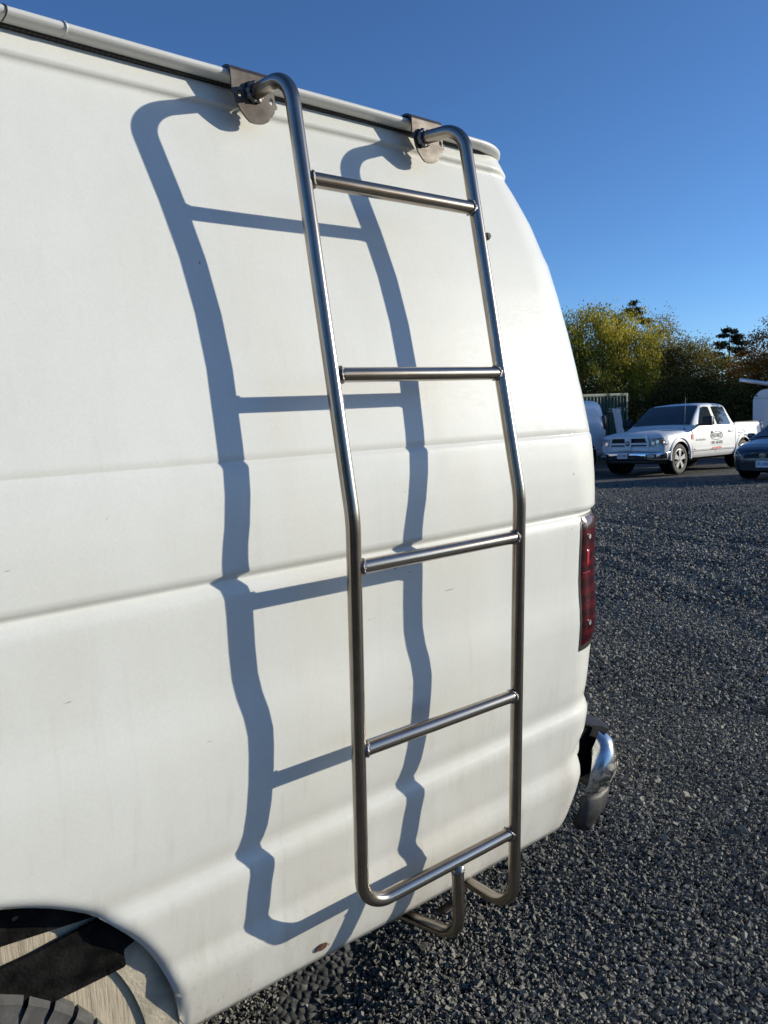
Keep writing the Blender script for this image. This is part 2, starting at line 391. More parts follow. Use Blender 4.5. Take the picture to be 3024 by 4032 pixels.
def build_gravel():
    # loose angular stones lying on the yard, as seen near the van
    cx, cy = 0., -1.10
    P = []; SZ = []
    az0 = math.atan2(.76, .63)
    def patch(r0, r1, a0, a1, pitch, s0):
        area = .5 * (a1 - a0) * (r1 * r1 - r0 * r0); n = int(area / pitch ** 2)
        r = np.sqrt(rng.uniform(r0 * r0, r1 * r1, n)); a = rng.uniform(a0, a1, n)
        P.append(np.stack([cx + r * np.cos(a), cy + r * np.sin(a)], 1)); SZ.append(s0 * np.exp(rng.normal(0, .30, n)))
    d = math.radians
    patch(1.3, 2.5, d(18), d(68), .0067, .0040)
    patch(1.3, 2.3, d(68), d(82), .0072, .0042); patch(2.2, 6.0, d(2), d(17), .0165, .0066); patch(6.0, 11.0, d(4), d(19), .035, .0090); patch(6.0, 11.0, d(45), d(60), .035, .0090)
    patch(2.5, 3.8, d(17), d(52), .0074, .0044)
    patch(3.8, 6.0, d(18), d(45), .0108, .0055)
    patch(6.0, 10.0, d(19), d(45), .0220, .0086)
    for k in range(5): patch(10.0 + k * 1.8, 11.8 + k * 1.8, d(20), d(44), .036 + .018 * k, .0105)
    P_ = np.concatenate(P); sz = np.concatenate(SZ); n = len(P_)
    cube = np.array([[x, y, z] for x in (-1, 1) for y in (-1, 1) for z in (-1, 1)], float)
    V = cube[None] * rng.uniform(.62, 1.0, (n, 8, 1)) + rng.normal(0, .14, (n, 8, 3))
    V *= rng.uniform(.55, 1.2, (n, 1, 3))
    q = rng.normal(size=(n, 4)); q /= np.linalg.norm(q, axis=1, keepdims=True); a, b, c, e = q.T
    Rm = np.stack([1 - 2 * (c * c + e * e), 2 * (b * c - e * a), 2 * (b * e + c * a), 2 * (b * c + e * a), 1 - 2 * (b * b + e * e), 2 * (c * e - b * a), 2 * (b * e - c * a), 2 * (c * e + b * a), 1 - 2 * (b * b + c * c)], 1).reshape(n, 3, 3)
    V = np.einsum('nij,nkj->nki', Rm, V) * sz[:, None, None]
    und = .008 * np.sin(P_[:, 0] * 3.1 + P_[:, 1] * 1.7) + .005 * np.sin(P_[:, 0] * 7.3 - P_[:, 1] * 5.1)
    rr_ = np.hypot(P_[:, 0] + 4, P_[:, 1] - 9)                       # old tyre tracks curving across the yard
    for r0 in (8.3, 9.9, 12.2, 13.8): und += -.020 * np.exp(-((rr_ - r0) / .11) ** 2) + .013 * np.exp(-((np.abs(rr_ - r0) - .24) / .08) ** 2)
    V[:, :, 0] += P_[:, 0, None]; V[:, :, 1] += P_[:, 1, None]
    V[:, :, 2] += (gz(P_[:, 0], P_[:, 1]) + und * .8 + rng.uniform(-.25, .75, n) * sz)[:, None]
    f = np.array([[0, 1, 3, 2], [4, 6, 7, 5], [0, 4, 5, 1], [2, 3, 7, 6], [0, 2, 6, 4], [1, 5, 7, 3]])
    F = (f[None] + 8 * np.arange(n)[:, None, None]).reshape(-1, 4)
    o = link('gravel', np_mesh('gravel', V.reshape(-1, 3), F, M['gravel']), None)
    tag(o, 'loose angular dark grey crushed stones lying beside and under the white van', 'gravel', kind='stuff')
    print('stones', n)
build_gravel()

# ------------------------------------------------------------------ the white van
YC = .985                                            # centre line of the van
PZ = [2.03, 1.99, 1.983, 1.978, 1.974, 1.970, 1.962, 1.950, 1.90, 1.788, 1.701, 1.613, 1.525, 1.474, 1.406, 1.378, 1.3762, 1.3745, 1.3695, 1.365, 1.325, 1.274, 1.230, 1.206, 1.1965, 1.192, 1.1872, 1.184, 1.180, 1.172, 1.158, 1.131, 1.068, 1.019, .9855, .9515, .917, .883, .832, .779, .736, .715, .702, .692, .680, .669, .655, .622, .577, .556, .545, .530, .516, .500, .45, .41, .385]
PY = [.147, .1345, .1324, .1309, .1358, .1395, .1374, .1338, .1185, .0862, .0632, .0437, .0277, .0204, .0106, .0068, .0078, .0066, .0036, .0022, -.0022, -.0055, -.0064, -.0058, -.0056, -.0004, .0052, .0056, .0028, -.0016, -.0034, -.0024, .0014, .0034, .0026, -.0001, -.0007, .0016, .0064, .0128, .0198, .0252, .0296, .0290, .0236, .0198, .0206, .0259, .0318, .0354, .0346, .0296, .0270, .0282, .0395, .0495, .0585]
PZa, PYa = np.array(PZ[::-1]), np.array(PY[::-1])
def ys(z): return float(np.interp(z, PZa, PYa))
XZ = [.366, .381, .416, .461, .497, .519, .569, .591, .615, .661, .71, .755, .825, 1.005, 1.174, 1.19, 1.299, 1.378, 1.481, 1.577, 1.683, 1.779, 1.87, 1.937, 1.978, 2.014, 2.03]
XR = [1.571, 1.591, 1.607, 1.628, 1.639, 1.637, 1.632, 1.652, 1.668, 1.675, 1.677, 1.680, 1.685, 1.695, 1.695, 1.702, 1.702, 1.701, 1.692, 1.672, 1.650, 1.630, 1.582, 1.531, 1.494, 1.471, 1.460]
def xrear(z): return float(np.interp(z, XZ, XR))
def rcor(z): return float(np.interp(z, [.4, .8, 1.2, 1.5, 1.8, 2.0], [.12, .18, .2, .22, .19, .12]))
def bottom(x): return .403 - .0368 * (max(x, -.5) - .5)
ARCH = (.06, .405, .402)
def zwarp(x, z): return z + (bottom(x) - .385) * max(0., min(1., (.56 - z) / .175)) if z < .56 else z
def bow(x, z=1.0): t = max(0., min(1., (x - .55) / .6)); return -(.006 + .005 * max(0., min(1., (z - 1.2) / .2))) * t * t * (3 - 2 * t)
def outline(z, side_x=None, dx=0.):
    """half outline of the body at height z: side, corner, rear to the centre line; [(x,y,nx,ny)]"""
    r, xr, y0 = rcor(z), xrear(z) + dx, ys(z); xc = xr - r; out = []
    for x in side_x: out.append((x, y0 + bow(x, z), 0, -1))
    n = 14; y0 += bow(9, z)
    for k in range(1, n + 1): out.append((1.25 + (xc - 1.25) * k / n, y0, 0, -1))
    for k in range(1, 19):
        a = math.pi / 2 * k / 18; out.append((xc + r * math.sin(a), y0 + r * (1 - math.cos(a)), math.sin(a), -math.cos(a)))
    for k in range(1, 9): out.append((xr, y0 + r + (YC - y0 - r) * k / 8, 1, 0))
    return out
van = empty('cargo_van', (.06, .985, 0), 'white cargo van with its side toward us, carrying a bare steel ladder', 'van')
def build_body():
    zs = []
    for a, b in zip(PZ, PZ[1:]):
        n = max(1, int((a - b) / (.011 if a > .85 else .0085)))
        zs += [a + (b - a) * k / n for k in range(n)]
    zs.append(PZ[-1])
    sx = list(np.arange(-3.7, -.45, .25)) + list(np.arange(-.45, .58, .0095)) + list(np.arange(.58, 1.251, .035))
    rows = []
    for z in zs:
        half = outline(z, sx); row = []
        for x, y, nx, ny in half: row.append((x, y, zwarp(x, z)))
        row += [(x, 2 * YC - y, zz) for x, y, zz in reversed(row[:-1])]
        rows.append(row)
    # hem turned inwards
    hem = [(x, y + (.025 if y < YC else -.025), z + .004) for x, y, z in rows[-1]]; rows.append(hem)
    ni, nj = len(rows), len(rows[0])
    inside = lambda v: v[1] < .3 and v[2] < 1.0
    ins = arch_cut(rows, inside, ARCH, ni, nj, lambda x, z, y: ys(max(z, .385)))
    xc, zc, R = ARCH
    for i in range(ni):
        for j in range(nj):
            x, y, z = rows[i][j]
            if y < .3 and z < 1:
                d = math.hypot(x - xc, z - zc) - R
                if -.001 < d < .014: rows[i][j] = (x, y + .009 * (1 - max(d, 0) / .014) ** 2, z)
    F = []
    for i in range(ni - 1):
        for j in range(nj - 1):
            if ins[i][j] and ins[i][j + 1] and ins[i + 1][j] and ins[i + 1][j + 1]: continue
            F.append((i * nj + j, (i + 1) * nj + j, (i + 1) * nj + j + 1, i * nj + j + 1))
    V = [v for r in rows for v in r]
    mesh('body', V, F, M['van'], van)
    # arch return flange
    Vl = []; n = 60
    for k in range(n + 1):
        a = math.radians(-4) + math.radians(188) * k / n
        x, z = xc + R * math.cos(a), zc + R * math.sin(a); y = ys(max(z, .385)) + .009
        Vl += [(x, y - .001, z), (xc + (R + .001) * math.cos(a), y + .012, zc + (R + .001) * math.sin(a)), (xc + (R + .012) * math.cos(a), y + .035, zc + (R + .012) * math.sin(a))]
    mesh('arch_lip', Vl, grid_faces(n + 1, 3), M['lip'], van)
def lip_mat():
    t = MT('rusting_arch_lip'); n = t.noise(t.pos(), 14, 6, .65)
    t.L(t.ramp(n, [(.44, (.60, .57, .50)), (.54, (.38, .27, .15)), (.62, (.13, .075, .035)), (.72, (.33, .22, .10))]), t.b.inputs['Base Color'])
    t.set(Roughness=.75); t.bump(n, .5, .004); return t.m
M['lip'] = lip_mat()
build_body()
M['black'] = plain('black_rubber_seal', (.02, .02, .021), .7, 0, .3, 40)
M['dark'] = plain('shade_black_chassis', (.004, .004, .0045), .85, 0, .4, 12, spec=.08)  # near-black base; the shade under the body is put into this colour
def plan_path(z, x0=-3.7, dx=0.):
    sx = list(np.arange(x0, 1.25, .12)) + [1.25]
    h = outline(z, sx, dx); P = [Vector((x, y, 0)) for x, y, _, _ in h]; Nn = [Vector((a, b, 0)) for _, _, a, b in h]
    P += [Vector((p.x, 2 * YC - p.y, 0)) for p in reversed(P[:-1])]; Nn += [Vector((q.x, -q.y, 0)) for q in reversed(Nn[:-1])]
    return P, Nn
def build_rail():
    P, Nn = plan_path(2.012, dx=-.040)
    b = ys(2.012)
    sec = [(-.006, 2.0150), (.012, 2.0155), (.0275, 2.0175), (.0335, 2.0215), (.0340, 2.0260), (.0310, 2.0295), (.024, 2.0325), (.012, 2.0345), (-.006, 2.0345)]
    for p in P: p.z = -.0045 * max(0., min(1.6, (p.x - .35) / .6))
    r = sweep('drip_rail', P, Nn, sec, M['rail'], van, caps=True, sharp=50)
    sec2 = [(-.004, 2.0108), (.0085, 2.0122), (.0095, 2.0136), (.0085, 2.0152), (-.004, 2.0152)]
    sweep('rail_seal', P, Nn, sec2, M['seal'], van, caps=True)
    # joint cracks in the rail trim
    for x, k in ((.355, 0), (.437, 1)):
        pts = [Vector((x + .002 * math.sin(7 * i + k), b - o_ - .0008, u_)) for i, (o_, u_) in enumerate(sec[1:8])]
        tube('rail_joint', fillet([p for p in pts], [.002] * 5, .01), .0011 if k == 0 else .0014, M['crack'] if k == 0 else M['rail'], van, 6)
    # roof
    V = []; rows = 12
    for i in range(rows):
        t = i / (rows - 1)
        for p, q in zip(P[:len(P) // 2 + 1], Nn):
            yy = p.y + .004; V.append((p.x if t < 1 else p.x, yy + (YC - yy) * t - 0, 2.037 + .10 * math.sin(t * math.pi / 2)))
    nj = len(P) // 2 + 1
    F = grid_faces(rows, nj, flip=True); n0 = len(V); V += [(x, 2 * YC - y, z) for x, y, z in V]
    F += [tuple(a + n0 for a in f[::-1]) for f in grid_faces(rows, nj, flip=True)]
    mesh('roof', V, F, M['van'], van)
def seal_mat():
    t = MT('crimped_black_seal'); wv = t.N('ShaderNodeTexWave'); wv.inputs['Scale'].default_value = 38; wv.inputs['Distortion'].default_value = 1
    t.L(t.pos(), wv.inputs['Vector']); t.L(t.ramp(wv.outputs['Fac'], [(.3, (.02, .018, .016)), (.8, (.045, .04, .036))]), t.b.inputs['Base Color']); t.set(Roughness=.75); t.bump(wv.outputs['Fac'], .2, .001); return t.m
M['seal'] = seal_mat(); M['crack'] = plain('dirt_filled_crack', (.07, .05, .04), .9)
build_rail()

def red_lens():
    t = MT('smoked_red_lamp_lens')
    n = t.noise(t.pos((60, 60, 300)), 1, 2)
    sep = t.N('ShaderNodeSeparateXYZ'); g = t.N('ShaderNodeNewGeometry'); t.L(g.outputs['Position'], sep.inputs[0])
    wv = t.N('ShaderNodeTexWave', wave_type='BANDS', bands_direction='Z'); wv.inputs['Scale'].default_value = 9; wv.inputs['Distortion'].default_value = 3; t.L(t.pos(), wv.inputs['Vector'])
    c = t.ramp(wv.outputs['Fac'], [(.0, (.030, .001, .003)), (.6, (.05, .0015, .004)), (.95, (.085, .002, .005))])
    t.L(c, t.b.inputs['Base Color']); t.set(Roughness=.20, Coat_Weight=.3, Coat_Roughness=.05)
    v = t.N('ShaderNodeTexVoronoi'); v.inputs['Scale'].default_value = 210; t.L(t.pos(), v.inputs['Vector']); t.bump(v.outputs['Distance'], .03, .001)
    return t.m
M['lens'] = red_lens()
M['reflector'] = plain('bright_red_reflector', (.55, .008, .02), .22, 0, .35, 300, coat=1.)
M['screw'] = plain('zinc_screw', (.55, .54, .52), .35, 1., .3, 200)
M['gasket'] = plain('black_lamp_gasket', (.018, .018, .019), .5, 0, .2, 30)
def corner_patch(name, u0, u1, z0, z1, off, mat, parent, nu=26, nz=18, th=.006, skew=0.):
    """patch hugging the rear corner: u in metres along the outline from x=1.45; skew lowers the far end"""
    V = []
    def pt(u, z, o_):
        r, xr, y0 = rcor(z), xrear(z), ys(z) + bow(9, z); xc = xr - r; s = 1.434 + u
        if s <= xc: return (s, y0 - o_, z)
        a = min((s - xc) / r, math.pi / 2); e = max(0, (s - xc) - r * math.pi / 2)
        return (xc + (r + o_) * math.sin(a), y0 + r - (r + o_) * math.cos(a) + e, z)
    for i in range(nz + 1):
        z = z0 + (z1 - z0) * i / nz
        for j in range(nu + 1):
            u = u0 + (u1 - u0) * j / nu
            ex = min(min(i, nz - i) / nz * (z1 - z0), min(j, nu - j) / nu * abs(u1 - u0)); o_ = off * (1 if ex > .004 else .35)
            V.append(pt(u, z + skew * (u - u0), o_))
    return mesh(name, V, grid_faces(nz + 1, nu + 1), mat, parent, sharp=60)
def build_lamp():
    lamp = corner_patch('tail_lamp', .084, .345, .860, 1.176, .007, M['lens'], van, skew=-.0)
    lamp['label'] = 'smoked red tail lamp at the rear corner'
    o = corner_patch('gasket', .077, .352, .846, 1.182, .0025, M['gasket'], lamp); o.location = (0, 0, 0)
    for z, h, u0, u1 in ((1.150, .003, .088, .125), (1.112, .0028, .088, .118), (1.040, .004, .086, .122), (.990, .0035, .086, .112), (.970, .006, .098, .110), (.955, .003, .088, .110)):
        corner_patch('reflector', u0, u1, z - h, z + h, .0085, M['reflector'], lamp, 8, 2)
    corner_patch('reflector', .096, .116, 1.052, 1.100, .0082, M['reflector'], lamp, 8, 8)
    for z in (1.128, .915):
        s = 1.434 + .108; r, xr, y0 = rcor(z), xrear(z), ys(z) + bow(9, z); a = (s - xr + r) / r
        c = Vector((xr - r + (r + .008) * math.sin(a), y0 + r - (r + .008) * math.cos(a), z)); nn = Vector((math.sin(a), -math.cos(a), 0))
        tube('screw', [c - nn * .004, c + nn * .002], .0062, M['screw'], lamp, 12)
# children of the lamp keep the van's origin
_l = link
def link(name, me, mat, parent=None):
    o = _l(name, me, mat, parent)
    return o
build_lamp()
for o in bpy.data.objects:
    if o.parent and o.parent.name == 'tail_lamp':      # meshes were written relative to the lamp (origin 0): make them relative to the van
        for v in o.data.vertices: v.co -= van.location

# rear doors, plugs, drain hole
def rear_bits():
    for s in (-1, 1):
        y0 = YC + s * .40
        pts = round_poly([(-.27, 1.28), (.27, 1.28), (.25, 1.82), (-.25, 1.82)], .06)
        prism('rear_window', pts, lambda a, b, t, y0=y0: (xrear(b) + .002 + t, y0 + a, b), .004, M['glass'], van)
    prism('door_seam', [(-.004, .62), (.004, .62), (.004, 1.9), (-.004, 1.9)], lambda a, b, t: (xrear(b) + .0015 + t, YC + a, b), .003, M['black'], van)
    # rubber plug on the upper corner
    z = 1.815; y = ys(z) - .011
    c = Vector((1.305, y - .001, z)); nn = Vector((.05, -1, .22)).normalized()
    tube('plug', [c, c + nn * .004, c + nn * .0075], lambda t: .0085 * (1 - .35 * t * t), M['plug'], van, 14)
    # rusted drain plug low on the sill
    z = .430; c = Vector((.750, ys(z) - .0005, z)); 
    pts = circle(0, 0, .0125, 18, .008)
    prism('drain_hole', pts, lambda a, b, t: (.750 + a, ys(z + b) - .0026 - t, z + b + .3 * a * 0), .0012, M['rust'], van)
M['glass'] = plain('dark_tinted_glass', (.012, .015, .018), .06, 0, .2, 3, spec=.8)
M['plug'] = plain('weathered_grey_plug', (.15, .14, .10), .6, 0, .6, 220, bump=.8)
M['rust'] = plain('brown_rust', (.12, .05, .025), .85, 0, .5, 160, bump=.5)
rear_bits()

# wheel, wheelhouse and chassis seen through the arch
def dust_mat():
    t = MT('dusty_tan_underside')
    n = t.noise(t.pos((60, 60, 4), (0, .42, 0)), 1, 4, .6); k = t.noise(t.pos(), 26, 5, .6)
    c = t.ramp(n, [(.3, (.40, .335, .235)), (.55, (.50, .43, .315)), (.75, (.56, .49, .37))])
    c = t.mix(t.val(k, .35, .7, 0, .35), c, (.34, .28, .2))
    t.L(c, t.b.inputs['Base Color']); t.set(Roughness=.95); t.bump(t.math('ADD', n, t.math('MULTIPLY', k, .5)), .7, .006); return t.m
M['dust'] = dust_mat()
M['dust2'] = plain('dusty_undercoat', (.42, .37, .28), .95, 0, .22, 22, bump=.5)
def tyre_mat():
    t = MT('worn_tyre_rubber'); n = t.noise(t.pos(), 34, 5, .65)
    t.L(t.ramp(n, [(.3, (.035, .034, .033)), (.6, (.075, .073, .069)), (.8, (.14, .132, .118))]), t.b.inputs['Base Color']); t.set(Roughness=.78); t.bump(n, .3, .003); return t.m
M['tyre'] = tyre_mat()
M['rim'] = plain('painted_steel_rim', (.45, .45, .46), .4, .6, .2, 12)
def lathe(name, prof, c, mat, parent, n=48, axis='y', sharp=40):
    """prof [(offset along y, radius)]"""
    V = []; k = len(prof)
    for i in range(n):
        a = 2 * math.pi * i / n
        for o_, r in prof: V.append((c[0] + r * math.cos(a), c[1] + o_, c[2] + r * math.sin(a)))
    F = [(i * k + j, ((i + 1) % n) * k + j, ((i + 1) % n) * k + j + 1, i * k + j + 1) for i in range(n) for j in range(k - 1)]
    return mesh(name, V, F, mat, parent, sharp=sharp)
def van_wheel():
    c = Vector((.06, .050, .343)); R = .328
    w_ = bpy.data.objects.new('wheel', None); COL.objects.link(w_); w_.parent = van; w_.empty_display_size = .1
    def p(name, prof, mat): 
        o = lathe(name, prof, c, mat, van, 72); o.parent = w_; return o
    p('tyre', [(.03, .205), (.0, .225), (-.004, .255), (.000, R - .045), (.008, R - .030), (.024, R - .014), (.21, R - .014), (.225, R - .03), (.235, .26), (.22, .21)], M['tyre'])
    p('rim', [(.03, .216), (.035, .19), (.08, .17), (.07, .09), (.02, .07), (.02, .0)], M['rim'])
    # tread blocks, four rows round the crown
    V = []; F = []
    rows = [(.010, .052, 0, .012), (.060, .102, .5, 0.), (.112, .156, .2, 0.), (.166, .222, .7, -.012)]
    nb = 44
    for y0, y1, ph, dr in rows:
        for i in range(nb):
            a0 = 2 * math.pi * (i + ph) / nb; da = 2 * math.pi / nb * .80; b = len(V); sk = .012
            for rr in (R - .016, R - .0005):
                for a, y in ((a0, y0), (a0 + da, y0), (a0 + da + sk, y1), (a0 + sk, y1)):
                    q = rr - (.010 if (y == y0 and dr > 0) or (y == y1 and dr < 0) else 0)
                    V.append((c.x + q * math.cos(a), c.y + y, c.z + q * math.sin(a)))
            F += [(b, b + 1, b + 5, b + 4), (b + 1, b + 2, b + 6, b + 5), (b + 2, b + 3, b + 7, b + 6), (b + 3, b, b + 4, b + 7), (b + 4, b + 5, b + 6, b + 7)]
            if y0 == .010:                                     # shoulder face down the sidewall
                b = len(V)
                for a in (a0, a0 + da):
                    for y, rr in ((y0, R - .0105), (y0 - .009, R - .020), (y0 - .0125, R - .045)):
                        V.append((c.x + rr * math.cos(a), c.y + y, c.z + rr * math.sin(a)))
                F += [(b, b + 1, b + 4, b + 3), (b + 1, b + 2, b + 5, b + 4)]
    o = mesh('tread', V, F, M['tyre'], van, smooth=False); o.parent = w_
van_wheel()
M['barblack'] = plain('dusty_black_bar', (.010, .0095, .009), .85, 0, .9, 30, spec=.1, bump=.5)
def wheelhouse():
    # inner panel coated with tan dust, close behind the arch
    xc, zc, R = ARCH
    def panel(name, pts, y, mat, th=.004, holes=()):
        return prism(name, pts, lambda a, b, t: (a, y + .06 * (.46 - a) + t, b), th, mat, van, holes)
    panel('inner_panel', [(-.55, .30), (.47, .30), (.475, .80), (-.55, .86)], .060, M['dust'])
    # smoother return behind the rear edge of the arch
    pts = []
    for k in range(13):
        a = math.radians(-8 + 52 * k / 12); pts.append((xc + (R + .012) * math.cos(a), zc + (R + .012) * math.sin(a)))
    for k in range(12, -1, -1):
        a = math.radians(-8 + 46 * k / 12); pts.append((xc + (R - .052) * math.cos(a), zc + (R - .045) * math.sin(a)))
    panel('rear_return', pts, .053, M['dust2'])
    # black spring hanger plate with holes, and the slanting bar
    pl = round_poly([(-.5, .735), (.226, .694), (.358, .6815), (.40, .72), (.36, .84), (-.5, .86)], .006)
    panel('hanger_plate', pl, .052, M['barblack'], .004, [circle(.222, .763, .013, 16, .0115), circle(.233, .728, .005, 12)])
    bar = round_poly([(-.5, .63), (.255, .667), (.356, .6805), (.42, .70), (.42, .625), (.393, .617), (.379, .611), (.381, .582), (.314, .579), (-.5, .55)], .005)
    panel('spring_bar', bar, .046, M['barblack'], .006)
    box('underfloor', (-3.6, .16, .44), (1.52, 1.80, .50), M['dark'], van, .01)
    box('frame_rail', (-3.5, .42, .33), (1.68, .50, .47), M['dark'], van, .01)
    box('frame_rail', (-3.5, 1.47, .33), (1.68, 1.55, .47), M['dark'], van, .01)
    box('rear_crossmember', (1.50, .12, .36), (1.60, 1.85, .62), M['dark'], van, .01)
wheelhouse()

# rear bumper
def chrome_mat():
    t = MT('pitted_chrome'); n = t.noise(t.pos((1, 1, 1.4)), 16, 6, .7); g = t.N('ShaderNodeNewGeometry'); sx = t.N('ShaderNodeSeparateXYZ'); t.L(g.outputs['Position'], sx.inputs[0])
    f = t.math('ADD', n, t.val(sx.outputs[2], .37, .47, .07, -.15))
    f = t.math('ADD', f, t.val(sx.outputs[1], .10, .22, .04, -.25))
    t.L(t.ramp(f, [(.50, (.60, .60, .60)), (.56, (.55, .52, .47)), (.64, (.28, .20, .11)), (.74, (.36, .28, .17))]), t.b.inputs['Base Color'])
    t.L(t.ramp(f, [(.52, (1, 1, 1)), (.62, (.1, .1, .1))]), t.b.inputs['Metallic']); t.L(t.val(f, .5, .62, .20, .7), t.b.inputs['Roughness']); t.bump(n, .12, .003); return t.m
M['chrome'] = chrome_mat()
M['plastic'] = plain('scuffed_black_plastic', (.035, .034, .034), .55, 0, .45, 30, bump=.2)
def bumper():
    # plan path of the bumper, from the forward tip round the corner to the other side
    c = [(1.752, .128), (1.764, .118), (1.784, .112), (1.810, .121), (1.838, .150), (1.856, .205), (1.868, .30), (1.874, .55), (1.876, YC)]
    nn = [(-.35, -.94), (-.30, -.95), (.05, -1), (.45, -.89), (.78, -.62), (.93, -.36), (.985, -.17), (1, 0), (1, 0)]
    c += [(x, 2 * YC - y) for x, y in reversed(c[:-1])]; nn += [(a, -b) for a, b in reversed(nn[:-1])]
    n = len(c); V = []; sec = 13
    bp = bpy.data.objects.new('rear_bumper', None); COL.objects.link(bp); bp.parent = van; bp.empty_display_size = .1
    for i, ((x, y), (a, b)) in enumerate(zip(c, nn)):
        e = min(i, n - 1 - i); k = [0.30, .62, .92, 1, 1][min(e, 4)]
        zt, zb = .438 + .080 * (k ** .8), .345 + (.006 if e == 0 else 0)
        for j in range(sec):
            t = j / (sec - 1); z = zt + (zb - zt) * t
            o_ = (.034 * math.sin(min(1, t * 1.25) * math.pi * .72) - .018 * max(0, t - .70) / .30 - .020 * max(0, .16 - t) / .16) * k
            V.append((x + a * o_ - .045 * t * max(0, 1 - e / 4) ** 1.3, y + b * o_, z))
    o = mesh('chrome_bar', V, grid_faces(n, sec, flip=True), M['chrome'], van); o.parent = bp
    # inner dark face of the bar
    Vi = []
    for i, ((x, y), (a, b)) in enumerate(zip(c, nn)):
        e = min(i, n - 1 - i); k = [0.30, .62, .92, 1, 1][min(e, 4)]
        for z, q in ((.434 + .078 * k ** .8, -.012), (.43, .004), (.349, -.010)): Vi.append((x + a * (q - .004), y + b * (q - .004), z))
    o = mesh('inner_face', Vi, grid_faces(n, 3), M['dark'], van); o.parent = bp
    # black step pad on the top
    Vt = []
    for i, ((x, y), (a, b)) in enumerate(zip(c[2:-2], nn[2:-2])):
        for q, z in ((-.085, .508), (-.085, .524), (-.012, .526), (.006, .519)): Vt.append((x + a * q, y + b * q + (.02 if i == 0 else 0), z - (.03 if i == 0 else 0)))
    o = mesh('step_pad', Vt, grid_faces(n - 4, 4), M['plastic'], van, sharp=40); o.parent = bp
    # black plastic valance below
    Vv = []
    cv = [(1.660, .128, .285), (1.682, .112, .262), (1.715, .106, .254), (1.755, .110, .272), (1.792, .128, .300), (1.82, .17, .318), (1.835, .25, .32), (1.845, .45, .32), (1.85, YC, .32)]
    nv = [(-.5, -.86), (-.2, -.98), (.12, -.99), (.4, -.92), (.7, -.71), (.9, -.43), (.98, -.2), (1, 0), (1, 0)]
    cv += [(x, 2 * YC - y, z) for x, y, z in reversed(cv[:-1])]; nv += [(a, -b) for a, b in reversed(nv[:-1])]
    for (x, y, zb), (a, b) in zip(cv, nv):
        for j in range(7):
            t = j / 6; z = .356 + (zb - .356) * t; q = .010 * math.sin(t * 3.0) - .012 * t * t
            Vv.append((x + a * q + .035 * (1 - t) * (x < 1.8), y + b * q, z))
    o = mesh('valance', Vv, grid_faces(len(cv), 7, flip=True), M['plastic'], van); o.parent = bp
    md = o.modifiers.new('thickness', 'SOLIDIFY'); md.thickness = .004
    # bumper bracket in shadow and the little body flange beside it
    q = box('bracket', (1.56, .16, .38), (1.80, .20, .52), M['dark'], van, .006); q.parent = bp
    prism('body_flange', round_poly([(1.565, .520), (1.618, .520), (1.622, .60), (1.60, .622), (1.565, .60)], .02), lambda a, b, t: (a, .078 + t, b), .003, M['van'], van)
bumper()

